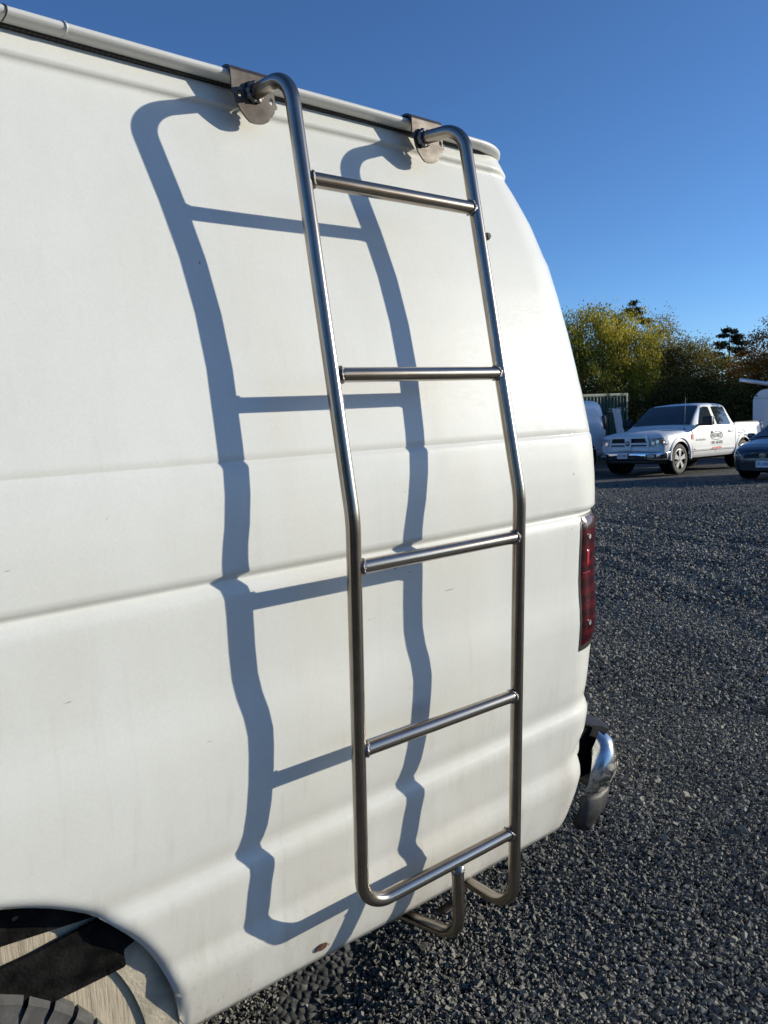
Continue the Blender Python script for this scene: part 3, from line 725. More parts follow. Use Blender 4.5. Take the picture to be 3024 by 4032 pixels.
# ------------------------------------------------------------------ the ladder
ladder = empty('van_ladder', (.96, -.09, .37), 'bare welded steel tube ladder hooked on the white van rail', 'ladder')
TR = .0127
def build_ladder():
    Lp = [(.744, .098, 1.994), (.751, .000, 1.994), (.757, -.1085, 1.272), (.7735, -.062, .548), (1.163, -.084, .553)]
    Rp = [(1.126, .088, 1.987), (1.147, -.004, 1.986), (1.156, -.1235, 1.272), (1.166, -.080, .371), (1.163, .200, .371)]
    def at(pl, z):          # centre of a leg at a height
        a, b = (pl[1], pl[2]) if z > pl[2][2] else (pl[2], pl[3])
        t = (a[2] - z) / (a[2] - b[2]); return Vector([a[i] + (b[i] - a[i]) * t for i in range(3)])
    zs = [(1.827, 1.829), (1.509, 1.511), (1.191, 1.192), (.861, .862)]
    ends = [(at(Lp, a), at(Rp, b)) for a, b in zs]
    stub = [Vector((1.004, -.077, .545)), Vector((1.002, -.078, .386)), Vector((.985, .150, .352))]
    wl = [e[0] for e in ends] + [Vector(Lp[0]), Vector(Lp[4]), Vector(stub[0])]; wr = [e[1] for e in ends] + [Vector(Rp[0]), Vector((1.163, -.090, .553))]
    tube('side_rail', fillet(Lp, [.052, .22, .062]), TR, M['steel'], ladder, 24, wl)
    tube('side_rail', fillet(Rp, [.052, .22, .066]), TR, M['steel'], ladder, 24, wr)
    for i, (a, b) in enumerate(ends):
        d = (b - a).normalized()
        r = tube('rung', fillet([a + d * .006, b - d * .006], [], .012), TR * .985, M['steel'], ladder, 24, [a, b], hw=.045)
        up = Vector((0, -.15, -1)) if i < 2 else Vector((0, .06, -1))
        bead('weld', a + d * (TR + .0015), d, TR * .97, .0025, ladder, seed=i, saddle=-.0030, saddle_dir=up.cross(d))
        bead('weld', b - d * (TR + .0015), d, TR * .97, .0025, ladder, seed=20 + i, saddle=.0030, saddle_dir=up.cross(d))
    b = Vector(Lp[4]); d = (Vector(Lp[4]) - Vector(Lp[3])).normalized()
    bead('weld', b - d * (TR + .001), d, TR, .0028, ladder, seed=41, saddle=.003, saddle_dir=Vector((0, .06, -1)).cross(d))
    tube('support_arm', fillet(stub, [.058]), TR * .98, M['steel'], ladder, 24, [stub[0]], hw=.06)
    bead('weld', stub[0] - Vector((0, 0, TR + .001)), (0, 0, 1), TR * .98, .0024, ladder, seed=51, saddle=.0025, saddle_dir=(0, 1, 0))
    # clamp tabs under the body
    for x, y, z in ((.972, .120, .352), (1.15, .155, .371)):
        box('clamp_tab', (x - .022, y - .028, z + .010), (x + .022, y + .040, z + .016), M['plate'], ladder, .002, rot=Matrix.Rotation(.12, 3, 'X'))
        tube('bolt', [(x, y + .012, z - .012), (x, y + .012, z + .03)], .006, M['plate'], ladder, 6)
    box('clamp_tab', (1.060, .020, .352), (1.120, .055, .358), M['plate'], ladder, .002, rot=Matrix.Rotation(-.25, 3, 'X'))
    # hook brackets over the drip rail
    for k, (cx, cz, T) in enumerate(((.744, 1.992, Lp[0]), (1.141, 1.990, Rp[0]))):
        br = bpy.data.objects.new('hook_bracket', None); COL.objects.link(br); br.parent = ladder; br.empty_display_size = .05
        yb = (.1025, .0905)[k]
        out = [(-.043, .032), (.041, .032), (.0415, -.004), (.0465, -.010), (.0455, -.0155), (.041, -.017), (.0405, -.022), (.035, -.030), (.031, -.0315)]
        out += [(.031 * math.cos(a) * 1.0 + .000, -.0315 - .0155 * math.sin(a)) for a in [math.pi * t / 10 for t in range(1, 7)]]
        out += [(-.018, -.040), (-.027, -.030), (-.034, -.018), (-.037, -.006), (-.042, .0)]
        holes = [circle(.0345, -.0045, .0042, 14, .0058), circle(-.0275, -.003, .0042, 14, .0058)]
        pl = prism('plate', out, lambda a, b, t: (cx + a, yb - t - .10 * (b if b < 0 else b * .3) * 0, cz + b), .0035, M['plate'], ladder, holes)
        pl.parent = br
        # heat colour round the weld
        T_ = Vector(T); at_ = pl.data.attributes.new('heat', 'FLOAT', 'POINT')
        # finer mesh so that the heat tint has a shape
        bm = bmesh.new(); bm.from_mesh(pl.data); bmesh.ops.subdivide_edges(bm, edges=bm.edges[:], cuts=3, use_grid_fill=True); bmesh.ops.triangulate(bm, faces=bm.faces[:])
        bm.to_mesh(pl.data); bm.free()
        at_ = pl.data.attributes['heat']
        at_.data.foreach_set('value', [math.exp(-((v.co + ladder.location - T_).length / .026) ** 2) for v in pl.data.vertices])
        # the curl over the rail
        arc = []
        for q in range(13):
            a = math.pi * q / 12; arc.append((yb + .0205 - .0205 * math.cos(a) - .0035 * 0, cz + .032 + .013 * math.sin(a)))
        arc += [(yb + .041, cz + .024)]
        inn = [(y + (.0034 if i < 6 else 0 if i == 6 else -.0034), z - (.0034 if 2 < i < 10 else .001)) for i, (y, z) in enumerate(arc)]
        V = []
        for x in (cx - .043, cx + .041):
            V += [(x, y - .0035 if i == 0 else y - .0035 * max(0, 1 - i / 6), z) for i, (y, z) in enumerate(arc)] + [(x, y, z) for y, z in inn]
        n = len(arc); F = []
        for i in range(n - 1):
            F += [(i, i + 1, 2 * n + i + 1, 2 * n + i), (n + i, 3 * n + i, 3 * n + i + 1, n + i + 1), (i, n + i, n + i + 1, i + 1), (2 * n + i, 2 * n + i + 1, 3 * n + i + 1, 3 * n + i)]
        F.append((n - 1, 2 * n - 1, 4 * n - 1, 3 * n - 1))
        h = mesh('hook', V, F, M['plate'], ladder, sharp=50); h.parent = br
        wb = bead('weld', (T_.x, yb - .007, T_.z), (0, 1, 0), TR + .0005, .0046, ladder, seed=60 + k); wb.parent = br
build_ladder()

# ------------------------------------------------------------------ vehicles parked at the back of the yard
M['truckwhite'] = plain('white_truck_paint', (.76, .76, .75), .42, 0, .04, 2, coat=.22)
M['chromeclean'] = plain('bright_chrome', (.62, .63, .65), .12, 1., .1, 6)
M['alloy'] = plain('grey_alloy', (.20, .205, .215), .42, .7, .15, 14)
M['blackgrille'] = plain('black_grille_mesh', (.008, .008, .009), .6, 0, .3, 60)
M['blue'] = plain('dark_blue_car_paint', (.006, .012, .032), .28, 0, .15, 3, coat=1.)
M['bluetrim'] = plain('black_car_plastic', (.014, .014, .016), .5, 0, .2, 20)
M['lampglass'] = plain('clear_lamp_glass', (.42, .45, .48), .10, .35, .3, 18, coat=1.)
M['amber'] = plain('amber_lens', (.55, .10, .02), .2, 0, .1, 20, coat=1.)
M['platewhite'] = plain('licence_plate_white', (.72, .72, .74), .4, 0, .03, 10)
M['plateblue'] = plain('licence_plate_blue', (.05, .10, .36), .5, 0, .1, 10)
M['ink'] = plain('black_decal', (.03, .03, .035), .5, 0, .1, 10)
M['greyink'] = plain('grey_decal', (.30, .31, .33), .5, 0, .1, 10)
M['redink'] = plain('red_decal', (.52, .06, .06), .5, 0, .1, 10)
M['seat'] = plain('grey_seat_cloth', (.16, .15, .14), .9, 0, .2, 10)
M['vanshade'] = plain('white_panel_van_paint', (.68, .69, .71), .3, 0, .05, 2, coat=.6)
M['alum'] = plain('bright_aluminium_tube', (.80, .81, .82), .35, .5, .08, 10)
def window_glass():
    t = MT('vehicle_window_glass'); n = t.noise(t.pos(), 2, 2)
    t.L(t.ramp(n, [(.3, (.018, .026, .030)), (.7, (.03, .042, .048))]), t.b.inputs['Base Color']); t.set(Roughness=.04, IOR=1.6, Coat_Weight=.8, Coat_Roughness=.02); return t.m
M['wglass'] = window_glass()

def lerp_sections(st, x):
    if x <= st[0][0]: return st[0][1]
    for (xa, a), (xb, b) in zip(st, st[1:]):
        if xa <= x <= xb:
            t = (x - xa) / (xb - xa); return [(p[0] + (q[0] - p[0]) * t, p[1] + (q[1] - p[1]) * t) for p, q in zip(a, b)]
    return st[-1][1]
def chaikin(p, it=2):
    for _ in range(it):
        o = [p[0]]
        for a, b in zip(p, p[1:]): o += [(a[0] * .75 + b[0] * .25, a[1] * .75 + b[1] * .25), (a[0] * .25 + b[0] * .75, a[1] * .25 + b[1] * .75)]
        p = o + [p[-1]]
    return p
def loft(name, st, mat, parent, arches=(), dx=.05, it=2, caps=True, dens=.06):
    """st = [(x, [(halfwidth, z) from sill to centre line])]; local coordinates, nose at x=0, left side at -y"""
    xs = []
    for (xa, _), (xb, _) in zip(st, st[1:]):
        n = max(1, int(round((xb - xa) / dx))); xs += [xa + (xb - xa) * k / n for k in range(n)]
    xs.append(st[-1][0])
    rows = []
    for x in xs:
        h = chaikin(lerp_sections(st, x), it)
        if arches:
            hh = [h[0]]
            for a, b in zip(h, h[1:]):
                n = max(1, int(math.hypot(b[0] - a[0], b[1] - a[1]) / dens + .5)) if False else (3 if a[1] < 1.05 else 1)
                hh += [(a[0] + (b[0] - a[0]) * k / n, a[1] + (b[1] - a[1]) * k / n) for k in range(1, n + 1)]
            h = hh
        rows.append([(x, -y, z) for y, z in h] + [(x, y, z) for y, z in reversed(h[:-1])])
    m_ = min(len(r) for r in rows); rows = [r if len(r) == m_ else r[:m_ // 2] + r[-(m_ - m_ // 2):] for r in rows]
    ni, nj = len(rows), m_
    dead = [[False] * nj for _ in range(ni)]
    wmax = max(p[0] for _, s_ in st for p in s_)
    for c in arches:
        ins = arch_cut(rows, lambda v: abs(v[1]) > .55 * wmax, c, ni, nj, lambda x, z, y: y)
        for i in range(ni):
            for j in range(nj): dead[i][j] = dead[i][j] or ins[i][j]
    F = []
    for i in range(ni - 1):
        for j in range(nj - 1):
            if dead[i][j] and dead[i][j + 1] and dead[i + 1][j] and dead[i + 1][j + 1]: continue
            F.append((i * nj + j, i * nj + j + 1, (i + 1) * nj + j + 1, (i + 1) * nj + j))
    if caps: F.append(tuple(range(nj))[::-1]); F.append(tuple(range((ni - 1) * nj, ni * nj)))
    V = [v for r in rows for v in r]
    return mesh(name, V, F, mat, parent, sharp=42, rel=False)
def local_parent(name, loc, label, cat, rz=0., group=None):
    o = empty(name, (0, 0, 0), label, cat, group)
    n = Vector((.0218, .0262, 1)).normalized()
    q = Vector((0, 0, 1)).rotation_difference(n) @ Quaternion((0, 0, 1), rz)
    o.rotation_mode = 'QUATERNION'; o.rotation_quaternion = q
    return o
def place(o, loc): o.location = loc
def sub(o, parent): o.parent = parent; return o
def part_empty(name, parent):
    o = bpy.data.objects.new(name, None); COL.objects.link(o); o.parent = parent; o.empty_display_size = .1; return o
def car_wheel(parent, c, R, wd, rimr, spokes, side=-1):
    w_ = part_empty('wheel', parent); s = side
    tp = [(0, rimr), (-.012, rimr + .02), (-.016, (rimr + R) / 2), (-.004, R - .03), (.02, R - .008), (.06, R), (wd - .06, R), (wd - .02, R - .008), (wd, R - .04), (wd, rimr)]
    lathe('tyre', [(-s * o_, r) for o_, r in tp], c, M['tyre'], None, 40).parent = w_
    lathe('rim', [(-s * o_, r) for o_, r in [(-.002, rimr), (-.006, rimr - .015), (.02, rimr - .022), (.09, rimr - .04), (.09, 0)]], c, M['blackgrille'], None, 40).parent = w_
    lathe('rim_edge', [(-s * o_, r) for o_, r in [(-.004, rimr), (-.008, rimr - .012), (.004, rimr - .020)]], c, M['alloy'], None, 40).parent = w_
    for k in range(spokes):
        a = 2 * math.pi * k / spokes + .3
        ca, sa = math.cos(a), math.sin(a)
        pts = round_poly([(.04, -.035), (rimr - .012, -.068), (rimr - .012, .068), (.04, .035)], .01, 2)
        o = prism('spoke', pts, lambda p, q, t, ca=ca, sa=sa: (c[0] + p * ca - q * sa, c[1] + s * (.004 + t) , c[2] + p * sa + q * ca), .012, M['alloy']); o.parent = w_
    lathe('hub', [(s * .022, .0), (s * .022, .05), (s * -.02, .065)], c, M['alloy'], None, 20).parent = w_
    return w_
def plate(parent, txt, x, y, z, nx=-1, rot=0., w_=.305, h=.153):
    """licence plate facing -x"""
    ca, sa = math.cos(rot), math.sin(rot)
    f = lambda a, b, t: (x - t * ca + a * sa, y - a * ca - t * sa, z + b)
    pl = prism('licence_plate', round_poly([(-w_ / 2, -h / 2), (w_ / 2, -h / 2), (w_ / 2, h / 2), (-w_ / 2, h / 2)], .012, 3), f, .006, M['platewhite'], parent)
    text('lettering', txt, .098, lambda a, b, t: f(a, b - .006, t + .008), M['plateblue'], None, .002, sx=.74).parent = pl
    for a in (-.1, .1): prism('plate_bolt', circle(a, .058, .007, 8), lambda p, q, t: f(p, q, t + .006), .003, M['ink'], None).parent = pl
    return pl

# ---- white pickup
def build_pickup():
    T = local_parent('pickup_truck', None, 'white crew pickup truck with lettered doors, nose toward the white van', 'pickup truck')
    W_ = M['truckwhite']; A1, A2 = (.98, .415, .475), (4.55, .415, .475)
    def sec(f, zt, zs=1.04, yb=.90, crown=.035, zb=.50):
        return [(yb * f, zb), (.97 * f, .56), (1.0 * f, .72), (1.0 * f, .92), (.985 * f, zs), (.94 * f, zt - .03), (.80 * f, zt), (.45 * f, zt + crown), (0, zt + crown * .9)]
    loft('front_body', [(.17, sec(.80, 1.03, .90)), (.20, sec(.88, 1.05, .91)), (.27, sec(.945, 1.08, .94)), (.42, sec(.985, 1.11, .98)), (.7, sec(1.0, 1.145, 1.02)), (1.2, sec(1.0, 1.185, 1.06)), (1.62, sec(1.0, 1.225, 1.10, crown=.03))], W_, T, [A1], .035)
    def cs(zb, ztop, wr):
        return [(.90, .42), (.97, .50), (1.0, .66), (1.0, .92), (.995, 1.10), (.975, zb), (wr + (.975 - wr) * .06, zb + (ztop - zb) * .88), (wr * .93, ztop - .012), (wr * .5, ztop + .012), (0, ztop + .016)]
    loft('cab', [(1.60, cs(1.20, 1.24, .93)), (1.66, cs(1.22, 1.27, .92)), (2.00, cs(1.25, 1.56, .83)), (2.34, cs(1.26, 1.815, .77)), (2.52, cs(1.26, 1.875, .755)), (2.95, cs(1.26, 1.905, .755)), (3.55, cs(1.265, 1.895, .755)), (3.72, cs(1.265, 1.86, .765)), (3.80, cs(1.265, 1.80, .775)), (4.00, cs(1.27, 1.30, .93))], W_, T, [], .04)
    bd = [(.90, .50), (.97, .56), (1.0, .70), (1.0, .95), (.985, 1.20), (.97, 1.315), (.93, 1.325), (.89, 1.31), (.885, .90), (.5, .86), (0, .86)]
    loft('bed', [(4.03, bd), (5.72, bd), (5.80, [(y * .98, z) for y, z in bd])], W_, T, [A2], .035, it=1)
    box('bed_rail_cap', (4.04, -.985, 1.322), (5.74, -.89, 1.345), M['bluetrim'], T, .01); box('bed_rail_cap', (4.04, .89, 1.322), (5.74, .985, 1.345), M['bluetrim'], T, .01)
    box('tailgate', (5.70, -.86, .62), (5.76, .86, 1.34), W_, T, .015)
    box('bed_gap', (3.985, -.975, .46), (4.045, .975, 1.27), M['blackgrille'], T, .002)
    box('chassis', (.4, -.78, .34), (5.5, .78, .52), M['dark'], T, .02)
    # flares
    for c, sgn in ((A1, -1), (A2, -1), (A1, 1), (A2, 1)):
        V = []
        for k in range(33):
            a = math.radians(-8 + 196 * k / 32)
            for rr, yy in ((.470, .985), (.480, 1.020), (.515, 1.026), (.548, 1.000)): V.append((c[0] + rr * math.cos(a), sgn * yy, c[2] + rr * math.sin(a)))
        mesh('fender_flare', V, grid_faces(33, 4, flip=sgn > 0), W_, T, rel=False)
        lathe('wheel_well', [(sgn * -.0, .468), (sgn * -.35, .468), (sgn * -.35, 0)], (c[0], sgn * .97, c[2]), M['dark'], None, 36).parent = T
    # doors: seams, handles, sill
    def side(a, b, t, yoff=.0):       # on the left flank
        if b < 1.1: y = 1.0 if b > .6 else .985
        elif b < 1.26: y = .995 - (b - 1.1) / .16 * .02
        else: y = .975 - (b - 1.26) / (1.865 - 1.26) * .205
        return (a, -(y + .002 + t + yoff), b)
    for xs in (1.66, 2.88):
        pts = [(xs - .006, .52), (xs + .006, .52), (xs + .006, 1.26), (xs - .006, 1.26)]
        prism('door_seam', pts, side, .003, M['ink'], T)
    prism('sill_line', [(1.66, .585), (3.95, .585), (3.95, .600), (1.66, .600)], side, .004, M['greyink'], T)
    prism('body_moulding', [(1.70, .63), (3.94, .63), (3.94, .665), (1.70, .665)], side, .014, W_, T)
    for xs in (2.62, 3.62):
        h = box('door_handle', (xs, -1.035, 1.075), (xs + .20, -.995, 1.115), M['chromeclean'], T, .012)
    # side glass, windscreen, pillars
    def glass(a, b, t): return side(a, b, t, .003)
    f1 = round_poly([(1.98, 1.285), (2.83, 1.285), (2.76, 1.79), (2.46, 1.80)], .05); f2 = round_poly([(2.98, 1.285), (3.78, 1.285), (3.62, 1.795), (2.92, 1.80)], .05)
    prism('side_window', f1, glass, .004, M['wglass'], T); prism('side_window', f2, glass, .004, M['wglass'], T)
    prism('pillar_trim', [(2.845, 1.285), (2.965, 1.285), (2.905, 1.80), (2.775, 1.79)], glass, .003, M['greyink'], T)
    ws = []
    for i in range(9):
        t = i / 8; x = 1.70 + .66 * t; z = None
        hw = .86 - .13 * t
        for j in range(13):
            u = -1 + 2 * j / 12; secn = lerp_sections([(1.60, cs(1.20, 1.24, .93)), (1.66, cs(1.22, 1.27, .92)), (2.00, cs(1.25, 1.56, .83)), (2.34, cs(1.26, 1.815, .77)), (2.52, cs(1.26, 1.875, .755))], x)
            zt = secn[9][1]; ws.append((x - .006 - .05 * (1 - u * u) * 0, hw * u, zt + .008 - .020 * u ** 4))
    mesh('windscreen', ws, grid_faces(9, 13), M['wglass'], T, rel=False)
    box('dash', (1.78, -.7, 1.16), (2.1, .7, 1.24), M['bluetrim'], T)
    # far mirror and near mirror
    for s in (-1, 1):
        mr = part_empty('mirror', T)
        sub(box('mirror_arm', (1.93, min(s * .95, s * 1.14), 1.27), (2.02, max(s * .95, s * 1.14), 1.33), M['bluetrim'], None, .02), mr)
        sub(box('mirror_shell', (1.90, min(s * 1.08, s * 1.36), 1.27), (2.04, max(s * 1.08, s * 1.36), 1.52), M['bluetrim'], None, .045, 3), mr)
        sub(box('mirror_cap', (2.02, min(s * 1.30, s * 1.37), 1.30), (2.06, max(s * 1.30, s * 1.37), 1.50), M['chromeclean'], None, .015), mr)
    # grille: white surround, cross bars, dark openings
    g = part_empty('grille', T)
    def fr(a, b, t): return (.105 - t + .05 * (abs(a) / .6) ** 2.2, -a, b)
    outer = round_poly([(-.58, .655), (.58, .655), (.60, .90), (.54, 1.045), (-.54, 1.045), (-.60, .90)], .07)
    holes = [[(s * q + s * .0, b) for q, b in round_poly([(.085, .70), (.53, .70), (.54, .835), (.085, .835)], .025, 3)] for s in (-1, 1)] + [[(s * q, b) for q, b in round_poly([(.085, .885), (.54, .885), (.49, 1.0), (.085, 1.0)], .025, 3)] for s in (-1, 1)]
    sub(prism('grille_frame', outer, fr, .05, W_, None, holes), g)
    sub(prism('grille_mesh', outer, lambda a, b, t: (.125 - t + .05 * (abs(a) / .6) ** 2.2, -a, b), .012, M['blackgrille'], None), g)
    em = sub(prism('emblem', round_poly([(-.052, .83), (0, .80), (.052, .83), (.058, .925), (0, .935), (-.058, .925)], .015, 3), lambda a, b, t: fr(a, b, .052 + t), .012, M['ink'], None), g)
    for s in (-1, 1):
        prism('emblem_mark', [(s * .006, .845), (s * .018, .838), (s * .024, .87), (s * .042, .885), (s * .040, .905), (s * .022, .912), (s * .008, .895)], lambda a, b, t: fr(a, b, .065 + t), .004, M['platewhite'], None).parent = em
    # headlamps
    for s in (-1, 1):
        h = part_empty('headlamp', T)
        pts = round_poly([(.615, .79), (.95, .80), (.99, .845), (.93, .985), (.88, 1.005), (.625, .985)], .02, 3)
        fl = lambda a, b, t, s=s: (float(np.interp(a, [.5, .80, .88, .945, .985, 1.0], [.155, .165, .195, .265, .40, .5])) - t, s * a, b)
        sub(prism('housing', pts, lambda a, b, t, fl=fl: fl(a, b, t - .012), .02, M['bluetrim'], None), h)
        sub(prism('lens', [((a - .79) * .95 + .79, (b - .9) * .88 + .9) for a, b in pts], lambda a, b, t, fl=fl: fl(a, b, t + .010), .012, M['lampglass'], None), h)
        for a, b, r in ((.70, .865, .052), (.82, .905, .045)): sub(prism('projector', circle(a, b, r, 16), lambda p, q, t, fl=fl: fl(p, q, t + .022), .012, M['chromeclean'], None), h)
        sub(prism('indicator', round_poly([(.885, .86), (.955, .865), (.915, .965), (.885, .965)], .01, 2), lambda p, q, t, fl=fl: fl(p, q, t + .022), .008, M['amber'], None), h)
    # white bumper cover under the lamps and the chrome bar
    def cover(name, z0, z1, push, mat, ymax=1.0, wrap=.50, nz=5, bow=.02):
        V = []
        for i in range(nz):
            z = z0 + (z1 - z0) * i / (nz - 1); bz = bow * math.sin(math.pi * i / (nz - 1))
            for j in range(31):
                u = -1 + 2 * j / 30; y = ymax * (u if abs(u) < .8 else math.copysign(.8 + (abs(u) - .8), u))
                x = .05 - push - bz + wrap * max(0, (abs(u) - .55) / .45) ** 2.6 + .04 * u * u
                V.append((x, y, z))
        o = mesh(name, V, grid_faces(nz, 31, flip=True), mat, T, rel=False)
        md = o.modifiers.new('thickness', 'SOLIDIFY'); md.thickness = .03; return o
    cover('bumper_cover', .60, .80, -.07, W_, .985, .36)
    bu = cover('front_bumper', .43, .655, .04, M['chromeclean'], 1.0, .40)
    cover('air_dam', .33, .44, -.02, M['bluetrim'], .93, .45)
    fb = lambda a, b, t: (.02 - t + .10 * max(0, (abs(a) - .5) / .45) ** 2, -a, b)
    prism('bumper_opening', round_poly([(-.50, .475), (-.30, .475), (-.25, .505), (.25, .505), (.30, .475), (.50, .475), (.52, .535), (.30, .565), (-.30, .565), (-.52, .535)], .02, 3), fb, .046, M['blackgrille'], T)
    for s in (-1, 1):
        fo = sub(prism('fog_lamp', round_poly([(s * .58, .485), (s * .84, .49), (s * .85, .585), (s * .57, .59)], .02, 3), lambda a, b, t: fb(a, b, t - .01), .055, M['bluetrim'], None), T)
        prism('fog_lens', round_poly([(s * .62, .505), (s * .80, .505), (s * .80, .572), (s * .61, .572)], .02, 3), lambda a, b, t: fb(a, b, t + .045), .006, M['lampglass'], None).parent = fo
    pl = plate(T, 'SE-1009', -.045, .10, .555)
    # wheels
    for x in (.98, 4.55):
        for s in (-1, 1): car_wheel(T, (x, s * .96, .415), .415, .27, .275, 5, s)
    # aerial at the right of the bonnet
    tube('aerial', [(1.42, -.86, 1.18), (1.445, -.86, 1.60), (1.47, -.86, 2.05)], .005, M['greyink'], None, 6).parent = T
    box('aerial_base', (1.39, -.885, 1.165), (1.45, -.835, 1.215), M['bluetrim'], T, .012)
    # lettering on the doors
    d = part_empty('door_decal', T)
    ring_o = circle(2.90, .985, .345, 40, .125); ring_i = circle(2.90, .985, .325, 40, .106)
    sub(prism('oval_ring', ring_o, side, .003, M['ink'], None, [ring_i]), d)

    wtxt = lambda a, b, t: side(a, b, t + .005)
    sub(text('lettering', 'PRO', .17, lambda a, b, t: wtxt(2.745 + a, .982 + b, t), M['ink'], None, .003, sx=.78), d)
    sub(text('lettering', 'WEST', .17, lambda a, b, t: wtxt(3.035 + a, .982 + b, t), M['ink'], None, .003, sx=.66), d)
    for tx, xx in (('1', 2.585), ('800', 2.715), ('665-8303', 3.045)): sub(text('phone_number', tx, .125, lambda a, b, t, xx=xx: wtxt(xx + a, .790 + b, t), M['ink'], None, .003, sx=.80), d)
    sub(prism('red_strip', [(2.62, .615), (3.15, .625), (3.15, .675), (2.62, .665)], lambda a, b, t: side(a, b, t + .014), .003, M['redink'], None), d)
    sub(prism('faint_line', [(2.66, .715), (3.12, .715), (3.12, .728), (2.66, .728)], side, .002, M['vanshade'], None), d)
    fd = part_empty('fender_decal', T)
    sub(prism('flag', [(1.52, .915), (1.63, .915), (1.63, 1.055), (1.52, 1.055)], side, .003, M['redink'], None), fd)
    for k in range(9): sub(prism('badge_letter', [(1.76 + k * .06, .868), (1.76 + k * .06 + .038, .868), (1.76 + k * .06 + .034, .868 + .045 + .02 * (k % 3 == 0)), (1.76 + k * .06 + .004, .868 + .04)], side, .003, M['greyink'], None), fd)
    bdcl = part_empty('bed_decal', T)
    for z, l in ((1.105, .33), (1.02, .26), (.94, .33)): sub(prism('bed_lettering', [(4.17, z), (4.17 + l, z), (4.17 + l, z + .024), (4.17, z + .024)], side, .003, M['greyink'], None), bdcl)
    arc_o = [(4.42 + .17 * math.cos(math.radians(a)), .98 + .15 * math.sin(math.radians(a))) for a in range(-70, 71, 10)]; arc_i = [(4.42 + .155 * math.cos(math.radians(a)), .98 + .137 * math.sin(math.radians(a))) for a in range(70, -71, -10)]
    sub(prism('bed_swoosh', arc_o + arc_i, side, .003, M['greyink'], None), bdcl)
    box('tail_lamp', (5.62, -1.002, .98), (5.79, -.90, 1.28), M['lens'], T, .02)
    x0, y0 = 18.05, 10.45
    place(T, (x0, y0, gzf(x0, y0) + .0))
build_pickup()

